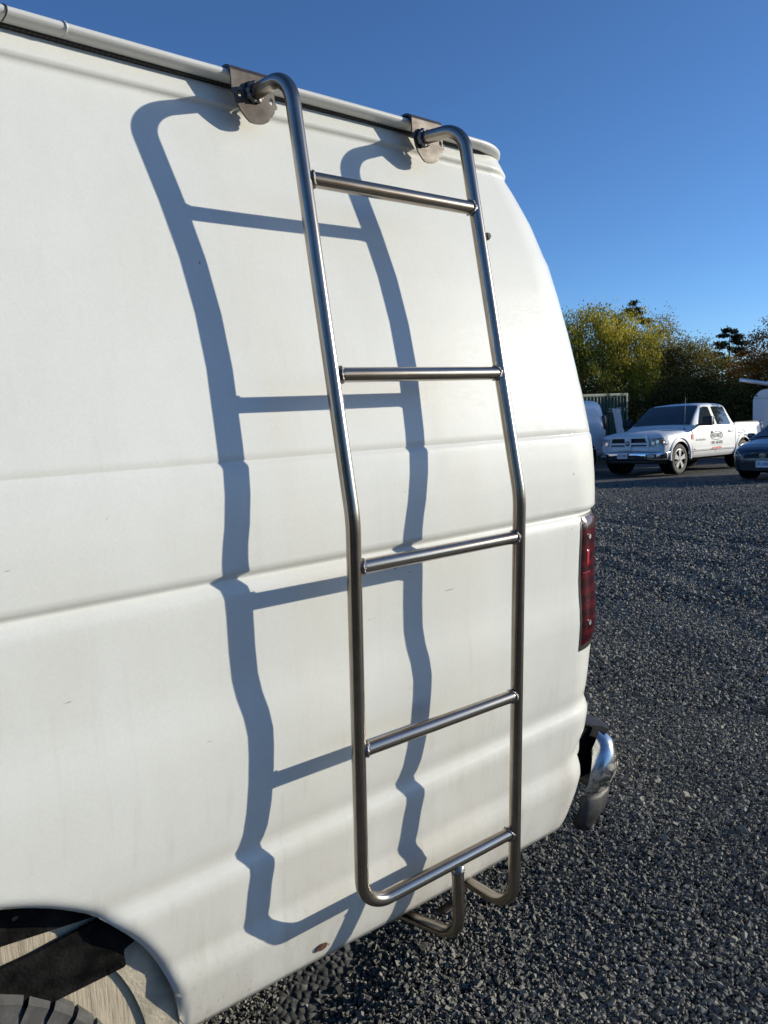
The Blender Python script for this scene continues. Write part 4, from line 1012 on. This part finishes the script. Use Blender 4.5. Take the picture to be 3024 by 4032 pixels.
# ---- dark blue hatchback
def build_hatch():
    T = local_parent('hatchback_car', None, 'dark blue hatchback car parked in front of the white pickup bed', 'car', -.06)
    W_ = M['blue']
    def ls(f, zb, zs, zt, crown=.03): return [(.76 * f, zb), (.83 * f, zb + .08), (.85 * f, .48), (.85 * f, zs - .12), (.83 * f, zs), (.74 * f, zt), (.4 * f, zt + crown), (0, zt + crown)]
    A1, A2 = (.76, .30, .335), (3.22, .30, .335)
    st = [(.02, ls(.60, .30, .56, .62)), (.08, ls(.78, .24, .62, .68)), (.20, ls(.92, .20, .68, .735)), (.40, ls(.985, .19, .74, .80)), (.75, ls(1, .19, .82, .88)), (1.02, ls(1, .19, .88, .95)), (3.3, ls(1, .19, .93, .98)), (3.70, ls(.95, .22, .93, .97)), (3.80, ls(.88, .28, .90, .94))]
    loft('body', st, W_, T, [A1, A2], .035)
    def gs(zb, zt, wr): return [(.80, zb), (wr + .045, zb + (zt - zb) * .80), (wr * .9, zt - .01), (wr * .5, zt + .01), (0, zt + .012)]
    loft('greenhouse', [(.86, gs(.90, .935, .76)), (1.10, gs(.92, 1.06, .72)), (1.50, gs(.94, 1.30, .64)), (1.80, gs(.95, 1.425, .60)), (2.4, gs(.96, 1.475, .60)), (3.1, gs(.97, 1.46, .60)), (3.40, gs(.97, 1.36, .61)), (3.68, gs(.95, .99, .70))], W_, T, [], .05)
    ws = []
    st2 = [(.86, gs(.90, .935, .76)), (1.10, gs(.92, 1.06, .72)), (1.50, gs(.94, 1.30, .64)), (1.80, gs(.95, 1.425, .60))]
    for i in range(9):
        t = i / 8; x = .93 + .76 * t; zt = lerp_sections(st2, x)[4][1]; hw = .68 - .12 * t
        for j in range(13): u = -1 + 2 * j / 12; ws.append((x - .004, hw * u, zt + .010 - .022 * u ** 4))
    mesh('windscreen', ws, grid_faces(9, 13), M['wglass'], T, rel=False)
    for s in (-1, 1):
        fn = lambda a, b, t, s=s: (a, s * (.803 + t - (b - .95) / (1.375 - .95) * .155), b)
        prism('side_window', round_poly([(1.33, .975), (2.15, .985), (2.15, 1.385), (1.86, 1.375)], .04), fn, .005, M['wglass'], T)
        prism('side_window', round_poly([(2.20, .985), (3.05, .995), (2.98, 1.375), (2.20, 1.385)], .04), fn, .005, M['wglass'], T)
        mr = part_empty('mirror', T)
        sub(box('mirror_shell', (1.22, min(s * .86, s * 1.03), .94), (1.34, max(s * .86, s * 1.03), 1.06), W_, None, .04, 3), mr); sub(box('mirror_arm', (1.25, min(s * .78, s * .88), .95), (1.31, max(s * .78, s * .88), .985), M['bluetrim'], None, .01), mr)
        fl = lambda a, b, t, s=s: (float(np.interp(abs(a), [0, .51, .66, .78, .837, .85], [.010, .02, .08, .20, .40, .75])) - t + .004, s * a, b)
        h = part_empty('headlamp', T)
        pts = round_poly([(.47, .575), (.62, .545), (.76, .60), (.80, .70), (.765, .735), (.60, .665)], .03, 3)
        sub(prism('lens', pts, lambda a, b, t, fl=fl: fl(a, b, t + .004), .020, M['lampglass'], None), h)
        sub(prism('bulb_bowl', circle(.63, .615, .042, 14), lambda a, b, t, fl=fl: fl(a, b, t + .024), .008, M['chromeclean'], None), h)
    hx = lambda a: float(np.interp(abs(a), [0, .51, .66, .78, .837, .85], [.010, .02, .08, .20, .40, .75]))
    fr = lambda a, b, t: (hx(a) + .006 - t, -a, b)
    prism('upper_grille', round_poly([(-.46, .52), (.46, .52), (.42, .60), (.2, .615), (-.2, .615), (-.42, .60)], .02, 3), fr, .02, M['blackgrille'], T)
    prism('lower_grille', round_poly([(-.50, .235), (.50, .235), (.58, .33), (.50, .42), (-.50, .42), (-.58, .33)], .03, 3), fr, .02, M['blackgrille'], T)
    for s in (-1, 1): prism('fog_recess', round_poly([(s * .60, .27), (s * .74, .30), (s * .76, .40), (s * .62, .40)], .02, 3), fr, .016, M['bluetrim'], T)
    plate(T, 'VR2-88B', -.005, 0, .385)
    # three-oval badge
    em = part_empty('emblem', T)
    for cx_, cz_, rx, ry, w_ in ((0, .575, .072, .048, .010), (0, .585, .022, .038, .007), (0, .594, .052, .018, .007)):
        sub(prism('emblem_oval', circle(cx_, cz_, rx, 28, ry), lambda a, b, t: fr(a, b, .022 + t), .008, M['chromeclean'], None, [circle(cx_, cz_, rx - w_, 24, ry - w_)]), em)
    for x in (.76, 3.22):
        for s in (-1, 1): car_wheel(T, (x, s * .845, .30), .295, .18, .20, 7, s)
    for c in (A1, A2):
        for s in (-1, 1): lathe('wheel_well', [(0, .33), (-s * .25, .33), (-s * .25, 0)], (c[0], s * .82, c[2]), M['dark'], None, 30).parent = T
    box('chassis', (.4, -.6, .16), (3.5, .6, .30), M['dark'], T, .02)
    box('seat', (1.75, -.62, .5), (2.05, -.2, 1.10), M['seat'], T, .06); box('seat', (1.75, .2, .5), (2.05, .62, 1.10), M['seat'], T, .06)
    x0, y0 = 17.50, 6.65
    place(T, (x0, y0, gzf(x0 + .5, y0)))
build_hatch()

# ---- white panel van behind the pickup nose (its tail toward the right)
def build_backvan():
    T = local_parent('panel_van', None, 'shaded white panel van whose red tail lamp shows between container and pickup', 'van')
    def s(f, zt, b=0.): return [(.93, .42), (.99, .50), (1.0, .85), (1.0, 1.15), (.96, 1.45), (.88 * f, zt - .22), (.80 * f, zt - .05), (.5 * f, zt), (0, zt + .01)]
    L = 5.4
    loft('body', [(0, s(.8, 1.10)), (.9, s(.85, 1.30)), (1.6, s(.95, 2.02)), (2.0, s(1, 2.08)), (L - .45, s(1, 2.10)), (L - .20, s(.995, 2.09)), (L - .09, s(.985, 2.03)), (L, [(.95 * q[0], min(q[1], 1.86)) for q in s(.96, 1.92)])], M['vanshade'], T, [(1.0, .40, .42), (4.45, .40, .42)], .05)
    for x in (1.0, 4.45):
        for sd in (-1, 1): car_wheel(T, (x, sd * .95, .37), .37, .24, .21, 6, sd); lathe('wheel_well', [(0, .415), (-sd * .3, .415), (-sd * .3, 0)], (x, sd * .97, .40), M['dark'], None, 30).parent = T
    tl = box('tail_lamp', (L - .17, -1.006, 1.20), (L - .01, -.86, 1.62), M['lens'], T, .03)
    box('tail_lamp', (L - .17, .86, 1.20), (L - .01, 1.006, 1.62), M['lens'], T, .03)
    box('door_handle', (L - .42, -1.03, .88), (L - .30, -.99, .92), M['chromeclean'], T, .01)
    prism('side_moulding', [(1.6, .63), (L - .2, .63), (L - .2, .66), (1.6, .66)], lambda a, b, t: (a, -(1.0 + t), b), .012, M['vanshade'], T)
    for sd in (-1, 1):
        prism('front_door_window', round_poly([(1.35, 1.22), (2.25, 1.22), (2.25, 1.72), (1.72, 1.72)], .05), lambda a, b, t, sd=sd: (a, sd * (1.0 - (b - 1.15) * .16 + .004 + t), b), .006, M['wglass'], T)
        for xs in (2.36, L - .95): prism('door_seam', [(xs, .55), (xs + .012, .55), (xs + .012, 1.45), (xs, 1.45)], lambda a, b, t, sd=sd: (a, sd * (1.001 - max(0, b - 1.15) * .13 + t), b), .004, M['greyink'], T)
    ws = []
    for i in range(7):
        t = i / 6
        for j in range(11): u = -1 + 2 * j / 10; ws.append((.95 + .60 * t - .02, (.70 - .05 * t) * u, 1.345 + .62 * t - .03 * u ** 4))
    mesh('windscreen', ws, grid_faces(7, 11), M['wglass'], T, rel=False)
    box('rear_bumper', (L - .05, -.98, .42), (L + .12, .98, .60), M['bluetrim'], T, .04)
    box('chassis', (.4, -.78, .30), (L - .3, .78, .48), M['dark'], T, .02)
    x0, y0 = 20.02 - L, 13.36
    place(T, (x0, y0, gzf(x0 + 4.5, y0) + .16))
build_backvan()

# ---- green shipping container with a faded board leaning on it
def build_container():
    M['green'] = plain('dark_green_container_paint', (.012, .050, .032), .65, 0, .35, 3)
    M['cream'] = plain('pale_stencil_paint', (.42, .48, .44), .7, 0, .15, 20)
    x0, x1, y0, y1 = 19.9, 25.95, 15.45, 17.89; zb = gzf(25, 15.6) - .02; zt = zb + 2.59
    T = empty('shipping_container', (x0, y0, zb), 'dark green corrugated shipping container under the trees', 'shipping container')
    P = []; x = x0 + .12; ph = 0
    while x < x1 - .12:
        for dx_, d in ((.07, 0), (.035, .045), (.07, .045), (.035, 0)): P.append((x, d)); x += dx_
    V = []; 
    for xx, d in P: V += [(min(xx, x1 - .1), y0 + .02 + d, zb + .14), (min(xx, x1 - .1), y0 + .02 + d, zt - .10)]
    mesh('corrugated_side', V, grid_faces(len(P), 2), M['green'], T, smooth=False)
    V2 = [(a, 2 * 16.67 - b, c) for a, b, c in V]; mesh('corrugated_side', V2, grid_faces(len(P), 2, flip=True), M['green'], T, smooth=False)
    for z0_, z1_ in ((zb, zb + .15), (zt - .11, zt)):
        for yy in (y0, y1 - .08): box('side_beam', (x0, yy, z0_), (x1, yy + .08, z1_), M['green'], T, .008)
    for xx in (x0, x1 - .14):
        for yy in (y0 - .003, y1 - .137): box('corner_post', (xx, yy, zb + .004), (xx + .14, yy + .14, zt - .004), M['green'], T, .01)
    box('end_wall', (x0 + .05, y0 + .08, zb + .12), (x0 + .09, y1 - .08, zt - .08), M['green'], T, .004); box('door', (x1 - .09, y0 + .08, zb + .12), (x1 - .05, y1 - .08, zt - .08), M['green'], T, .004)
    box('roof', (x0 + .05, y0 + .05, zt - .05), (x1 - .05, y1 - .05, zt - .012), M['green'], T, .004)
    f = lambda cx_, cz_: (lambda a, b, t: (cx_ + a, y0 - .0 - t + .015, cz_ + b))
    text('stencil', 'DCU 8275', .24, f(25.12, zt - .62), M['cream'], T, .004, sx=.8); text('stencil', '4', .24, f(25.74, zt - .62), M['cream'], T, .004, sx=.8)
    text('stencil', 'UGA', .24, f(25.25, zt - .90), M['cream'], T, .004, sx=.8)
    # board
    B = MT('faded_printed_board'); n = B.noise(B.pos((3, 3, 5)), 2.2, 3)
    B.L(B.ramp(n, [(.40, (.60, .60, .62)), (.47, (.36, .38, .44)), (.53, (.62, .60, .58)), (.60, (.45, .33, .30)), (.66, (.62, .62, .62))]), B.b.inputs['Base Color']); B.set(Roughness=.6)
    bz = gzf(24, 14.9)
    o = box('leaning_board', (24.20, 14.75, bz), (24.66, 14.78, bz + 2.0), B.m, None, .004, rot=Matrix.Rotation(math.radians(-14), 3, 'X') @ Matrix.Rotation(.05, 3, 'Y'))
    tag(o, 'faded white printed board leaning against the green container', 'sign board')
build_container()

# ---- white trailer with a bright tube on top
def build_trailer():
    zb = gzf(28, 10.4)
    T = empty('enclosed_trailer', (27.5, 10.4, zb), 'shaded white enclosed trailer behind the pickup at the right edge', 'trailer')
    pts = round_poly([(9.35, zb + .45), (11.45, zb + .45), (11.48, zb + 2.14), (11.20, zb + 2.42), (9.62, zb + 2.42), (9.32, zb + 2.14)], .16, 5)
    prism('box_body', pts, lambda a, b, t: (27.5 + t, a, b), 4.2, M['vanshade'], T)
    prism('front_seam', [(9.35, zb + 2.10), (11.46, zb + 2.10), (11.46, zb + 2.115), (9.35, zb + 2.115)], lambda a, b, t: (27.494 - t, a, b), .004, M['greyink'], T)
    box('marker_lamp', (27.46, 11.30, zb + 2.18), (27.50, 11.38, zb + 2.22), M['lens'], T, .008)
    box('chassis', (27.4, 9.5, zb + .32), (31.7, 11.3, zb + .46), M['dark'], T, .02)
    for s_, y in ((-1, 9.33), (1, 11.47)): car_wheel(T, (0, 0, 0), .34, .2, .19, 6, s_).location = (2.6, y - 10.4, .34)
    tube('drawbar', [(27.5, 10.4, zb + .42), (26.5, 10.4, zb + .42)], .05, M['dark'], T, 8); tube('jockey_leg', [(26.55, 10.4, zb + .5), (26.55, 10.4, zb)], .03, M['dark'], T, 8)
    o = tube('aluminium_pole', [(26.20, 11.32, 1.96), (27.6, 10.62, 1.73), (29.6, 9.62, 1.62)], .065, M['alum'], None, 18)
    tag(o, 'bright aluminium pole lying slanted over the white trailer roof', 'pole')
build_trailer()

# ------------------------------------------------------------------ trees
def leaf_mat(name, cols):
    t = MT(name); g = t.N('ShaderNodeNewGeometry')
    c = t.ramp(g.outputs['Random Per Island'], [(i / (len(cols) - 1), col) for i, col in enumerate(cols)])
    big = t.ramp(t.noise(t.pos(), .55, 3), [(.35, (.62, .66, .7)), (.65, (1.25, 1.2, 1.1))])
    c = t.mix(1., c, big, 'MULTIPLY')
    t.L(c, t.b.inputs['Base Color']); t.set(Roughness=.6); t.b.inputs['Specular IOR Level'].default_value = .25
    tr = t.N('ShaderNodeBsdfTranslucent'); t.L(c, tr.inputs[0]); mx = t.N('ShaderNodeMixShader'); mx.inputs[0].default_value = .32
    out = t.n['Material Output']; t.L(t.b.outputs[0], mx.inputs[1]); t.L(tr.outputs[0], mx.inputs[2]); t.L(mx.outputs[0], out.inputs[0]); return t.m
LM = {
    'willow': leaf_mat('yellow_green_leaves', [(.21, .215, .024), (.36, .325, .038), (.50, .42, .058), (.62, .49, .08)]),
    'grey': leaf_mat('olive_autumn_leaves', [(.09, .095, .022), (.18, .16, .038), (.28, .23, .06), (.38, .30, .11)]),
    'orange': leaf_mat('rusty_autumn_leaves', [(.19, .10, .022), (.36, .155, .03), (.50, .20, .035), (.44, .29, .07)]),
    'dark': leaf_mat('dark_bramble_leaves', [(.035, .042, .012), (.08, .078, .02), (.14, .118, .03), (.24, .18, .045)]),
    'fir': leaf_mat('dark_fir_needles', [(.012, .022, .012), (.022, .035, .018), (.035, .048, .025)]),
}
M['bark'] = plain('grey_brown_bark', (.07, .055, .042), .9, 0, .4, 14, bump=.6)
def tree(name, label, base, lobes, n, leaf, mat, seed, group=None, droop=0., limb_r=.09, cl=40, spread=.20, trunk_h=None):
    """lobes = [(dx,dy,z,rx,ry,rz)] about the base"""
    rg = np.random.default_rng(seed); bz = gzf(*base); T = empty(name, (base[0], base[1], bz), label, 'tree', group)
    vol = np.array([l[3] * l[4] * l[5] for l in lobes]) ** .8; pr = vol / vol.sum()
    ncl = max(6, n // cl); cen = []
    for k in range(ncl):
        l = lobes[rg.choice(len(lobes), p=pr)]; d = rg.normal(size=3); d /= np.linalg.norm(d); r = rg.uniform(.15, 1.0) ** .45 * (1 + .16 * math.sin(5 * d[0] + 4 * d[2] + seed))
        cen.append([l[0] + d[0] * l[3] * r, l[1] + d[1] * l[4] * r, max(.15, l[2] + d[2] * l[5] * r)])
    cen = np.array(cen); m_ = len(cen) * cl
    P = np.repeat(cen, cl, 0) + rg.normal(0, spread, (m_, 3)) * np.repeat(rg.uniform(.5, 1.3, len(cen)), cl)[:, None]
    if droop: P[:, 2] -= np.abs(rg.normal(0, droop, m_))
    P[:, 2] = np.maximum(P[:, 2], .05)
    a = rg.normal(size=(m_, 3)); a /= np.linalg.norm(a, axis=1, keepdims=True)
    if droop: a[:, 2] -= 1.4; a /= np.linalg.norm(a, axis=1, keepdims=True)
    b = np.cross(a, rg.normal(size=(m_, 3))); b /= np.linalg.norm(b, axis=1, keepdims=True)
    sz = leaf * rg.uniform(.6, 1.35, m_)[:, None]
    V = np.stack([P - a * sz, P + b * sz * .42, P + a * sz, P - b * sz * .42], 1).reshape(-1, 3); F = np.arange(m_ * 4).reshape(-1, 4)
    o = link('crown', np_mesh('crown', V, F, mat), None, T)
    # trunk and limbs in one mesh per limb group
    top = max(l[2] + .5 * l[5] for l in lobes); th = trunk_h or top * .55
    rq = random.Random(seed)
    tube('trunk', fillet([(base[0], base[1], bz - .1), (base[0] + rq.uniform(-.15, .15), base[1] + rq.uniform(-.1, .1), bz + th * .5), (base[0] + rq.uniform(-.2, .2), base[1], bz + th)], [1.], .4), lambda t: limb_r * (1.35 - .7 * t), M['bark'], T, 9)
    for i, l in enumerate(lobes):
        s = Vector((base[0], base[1], bz + th * rq.uniform(.35, .9))); e = Vector((base[0] + l[0], base[1] + l[1], bz + l[2] + .35 * l[5])); md = (s + e) / 2 + Vector((rq.uniform(-.2, .2), rq.uniform(-.2, .2), .25))
        tube('limb', fillet([s, md, e], [.8], .4), lambda t: limb_r * .6 * (1.05 - .8 * t), M['bark'], T, 7)
    return T
def fir(name, label, base, H_, bare, n_b, seed, rmax):
    rg = np.random.default_rng(seed); bz = gzf(*base); T = empty(name, (base[0], base[1], bz), label, 'tree')
    tube('trunk', [(base[0], base[1], bz), (base[0], base[1], bz + H_ * .5), (base[0], base[1], bz + H_)], lambda t: .26 * (1.02 - t), M['bark'], T, 8)
    Vs = []
    for k in range(n_b):
        t = rg.uniform(0, 1); z = H_ * (bare + (1 - bare) * t); az = rg.uniform(0, 6.28); L_ = rmax * (1 - t) ** .55 * rg.uniform(.45, 1.1) + .15
        m_ = int(60 + 90 * L_); u = rg.uniform(.25, 1, m_) ** .7
        p = np.stack([np.cos(az) * L_ * u, np.sin(az) * L_ * u, z + .12 * L_ * u - .10 * L_ * u * u + rg.normal(0, .05, m_)], 1) + rg.normal(0, .13, (m_, 3)) * [1, 1, .45]
        Vs.append(p)
    P = np.concatenate(Vs); m_ = len(P); a = rg.normal(size=(m_, 3)); a /= np.linalg.norm(a, axis=1, keepdims=True); b = np.cross(a, rg.normal(size=(m_, 3))); b /= np.linalg.norm(b, axis=1, keepdims=True); sz = .13
    V = np.stack([P - a * sz, P + b * sz * .3, P + a * sz, P - b * sz * .3], 1).reshape(-1, 3)
    link('crown', np_mesh('crown', V, np.arange(m_ * 4).reshape(-1, 4), LM['fir']), None, T); return T
G = 'trees behind the parked vehicles'
tree('willow_tree', 'tall yellow-green willow behind the green container', (31.6, 20.5), [(-.3, 0, 5.3, 1.7, 1.7, 1.9), (-1.9, .9, 5.0, 1.7, 1.6, 1.9), (1.3, -.8, 5.0, 1.5, 1.5, 1.8), (-.6, .2, 2.8, 2.3, 2.0, 2.0), (1.6, -.6, 3.0, 1.6, 1.6, 1.9), (-3.2, 1.8, 4.2, 1.6, 1.5, 2.4), (.6, -.1, 6.2, .8, .8, .9)], 66000, .063, LM['willow'], 3, G, droop=.20, spread=.17)
tree('ash_tree', 'thin olive-leaved tree right of the yellow willow', (35.0, 19.3), [(0, 0, 5.2, 1.0, 1.0, 1.4), (-.5, .3, 3.9, 1.4, 1.4, 1.5), (.9, -.6, 4.2, 1.1, 1.1, 1.2), (.4, -.2, 2.5, 1.8, 1.5, 1.5)], 34000, .052, LM['grey'], 5, G, cl=26, spread=.20)
tree('alder_tree', 'low olive-brown bushy tree behind the pickup cab', (35.4, 17.9), [(0, 0, 3.9, 1.4, 1.3, 1.3), (1.2, -.8, 3.3, 1.3, 1.2, 1.2), (-.4, .2, 2.2, 1.8, 1.6, 1.6), (1.6, -1.2, 1.9, 1.5, 1.4, 1.5)], 36000, .056, LM['grey'], 8, G)
tree('maple_tree', 'rusty orange autumn tree above the aluminium pole', (36.2, 14.2), [(0, .3, 4.4, 1.3, 1.3, 1.3), (.9, -1.2, 4.9, 1.6, 1.6, 1.5), (-.2, 1.1, 3.4, 1.3, 1.3, 1.2), (.4, -.4, 2.6, 2.0, 2.0, 1.8), (1.6, -3.0, 4.3, 1.8, 1.8, 1.8)], 42000, .060, LM['orange'], 11, G)
tree('bramble_thicket', 'dark bramble thicket between pickup cab and willow', (33.0, 17.6), [(-2.2, 1.5, 1.6, 1.8, 1.2, 1.7), (0, 0, 1.8, 1.7, 1.2, 1.8), (1.6, -1.3, 1.7, 1.6, 1.2, 1.7), (3.0, -2.6, 1.6, 1.6, 1.2, 1.7)], 34000, .058, LM['dark'], 13, G, limb_r=.04, trunk_h=1.2)
tree('hawthorn_bush', 'dark hawthorn bush behind the pickup bed and trailer', (34.6, 14.2), [(-.6, .9, 1.6, 1.5, 1.2, 1.7), (.6, -.6, 1.8, 1.6, 1.3, 1.8), (1.6, -2.4, 1.9, 1.8, 1.4, 1.9)], 27000, .058, LM['dark'], 17, G, limb_r=.05, trunk_h=1.3)
tree('elder_bush', 'shaded dark bush behind the container roof', (28.4, 20.6), [(-.8, .6, 1.9, 1.7, 1.2, 1.9), (1.0, -.5, 1.9, 1.6, 1.2, 1.9)], 22000, .056, LM['dark'], 19, G, limb_r=.05, trunk_h=1.3)
fir('fir_tree', 'distant dark fir tip poking out above the willow', (55.0, 33.3), 10.3, .84, 14, 4, 1.1)
fir('pine_tree', 'dark flat-topped fir rising between olive and orange trees', (60.3, 28.4), 7.9, .45, 42, 6, 2.6)
# trees added behind the camera, unseen, to give the bare steel something dark to mirror
for k, (x, y) in enumerate(((-13, -9), (-10, -14), (-5.5, -17), (-15, -3))):
    tree('added_reflection_tree', ['round', 'tall', 'broad', 'low'][k] + ' olive tree added unseen behind the viewer for the steel to mirror', (x, y), [(0, 0, 4.0, 2.4, 2.4, 2.0), (1.3, .6, 2.4, 2.2, 2.0, 2.0), (-1.4, -.5, 2.2, 2.0, 2.0, 2.0)], 5000, .18, LM['dark'], 30 + k, 'unseen trees added behind the viewer for reflections', spread=.35)
# two unseen trees added right of the frame to shade back van and container
G2 = 'unseen trees added right of the yard for shade'
tree('added_shade_tree', 'small autumn tree added unseen right of the frame to shade the panel van', (30.0, 5.6), [(0, 0, 4.95, 1.2, .85, .75), (.1, .1, 5.3, .9, .8, .6)], 9000, .10, LM['grey'], 41, G2, spread=.16)
tree('added_shade_tree', 'broad autumn tree added unseen right of the frame to shade the container', (37.6, 7.2), [(0, 0, 4.9, 1.9, 1.9, 1.6), (.9, 1.2, 4.3, 1.8, 1.8, 1.5), (-.9, -1.2, 4.3, 1.7, 1.7, 1.5), (1.5, 2.6, 4.6, 1.6, 1.6, 1.5)], 9000, .14, LM['grey'], 43, G2)
for k, (x, y, w_) in enumerate(((25.5, 24.0, 'tall'), (19.5, 26.5, 'round'), (13.0, 29.0, 'broad'), (6.5, 31.0, 'wide'))):
    tree('hedge_tree', w_ + ' olive hedge tree left of the container behind the van', (x, y), [(0, 0, 4.6, 2.2, 2.0, 2.0), (-1.8, .6, 3.0, 2.2, 1.8, 2.2), (1.8, -.6, 2.8, 2.2, 1.8, 2.2)], 7000, .13, LM['grey' if k % 2 else 'dark'], 60 + k, 'hedge trees along the back of the yard', spread=.28)
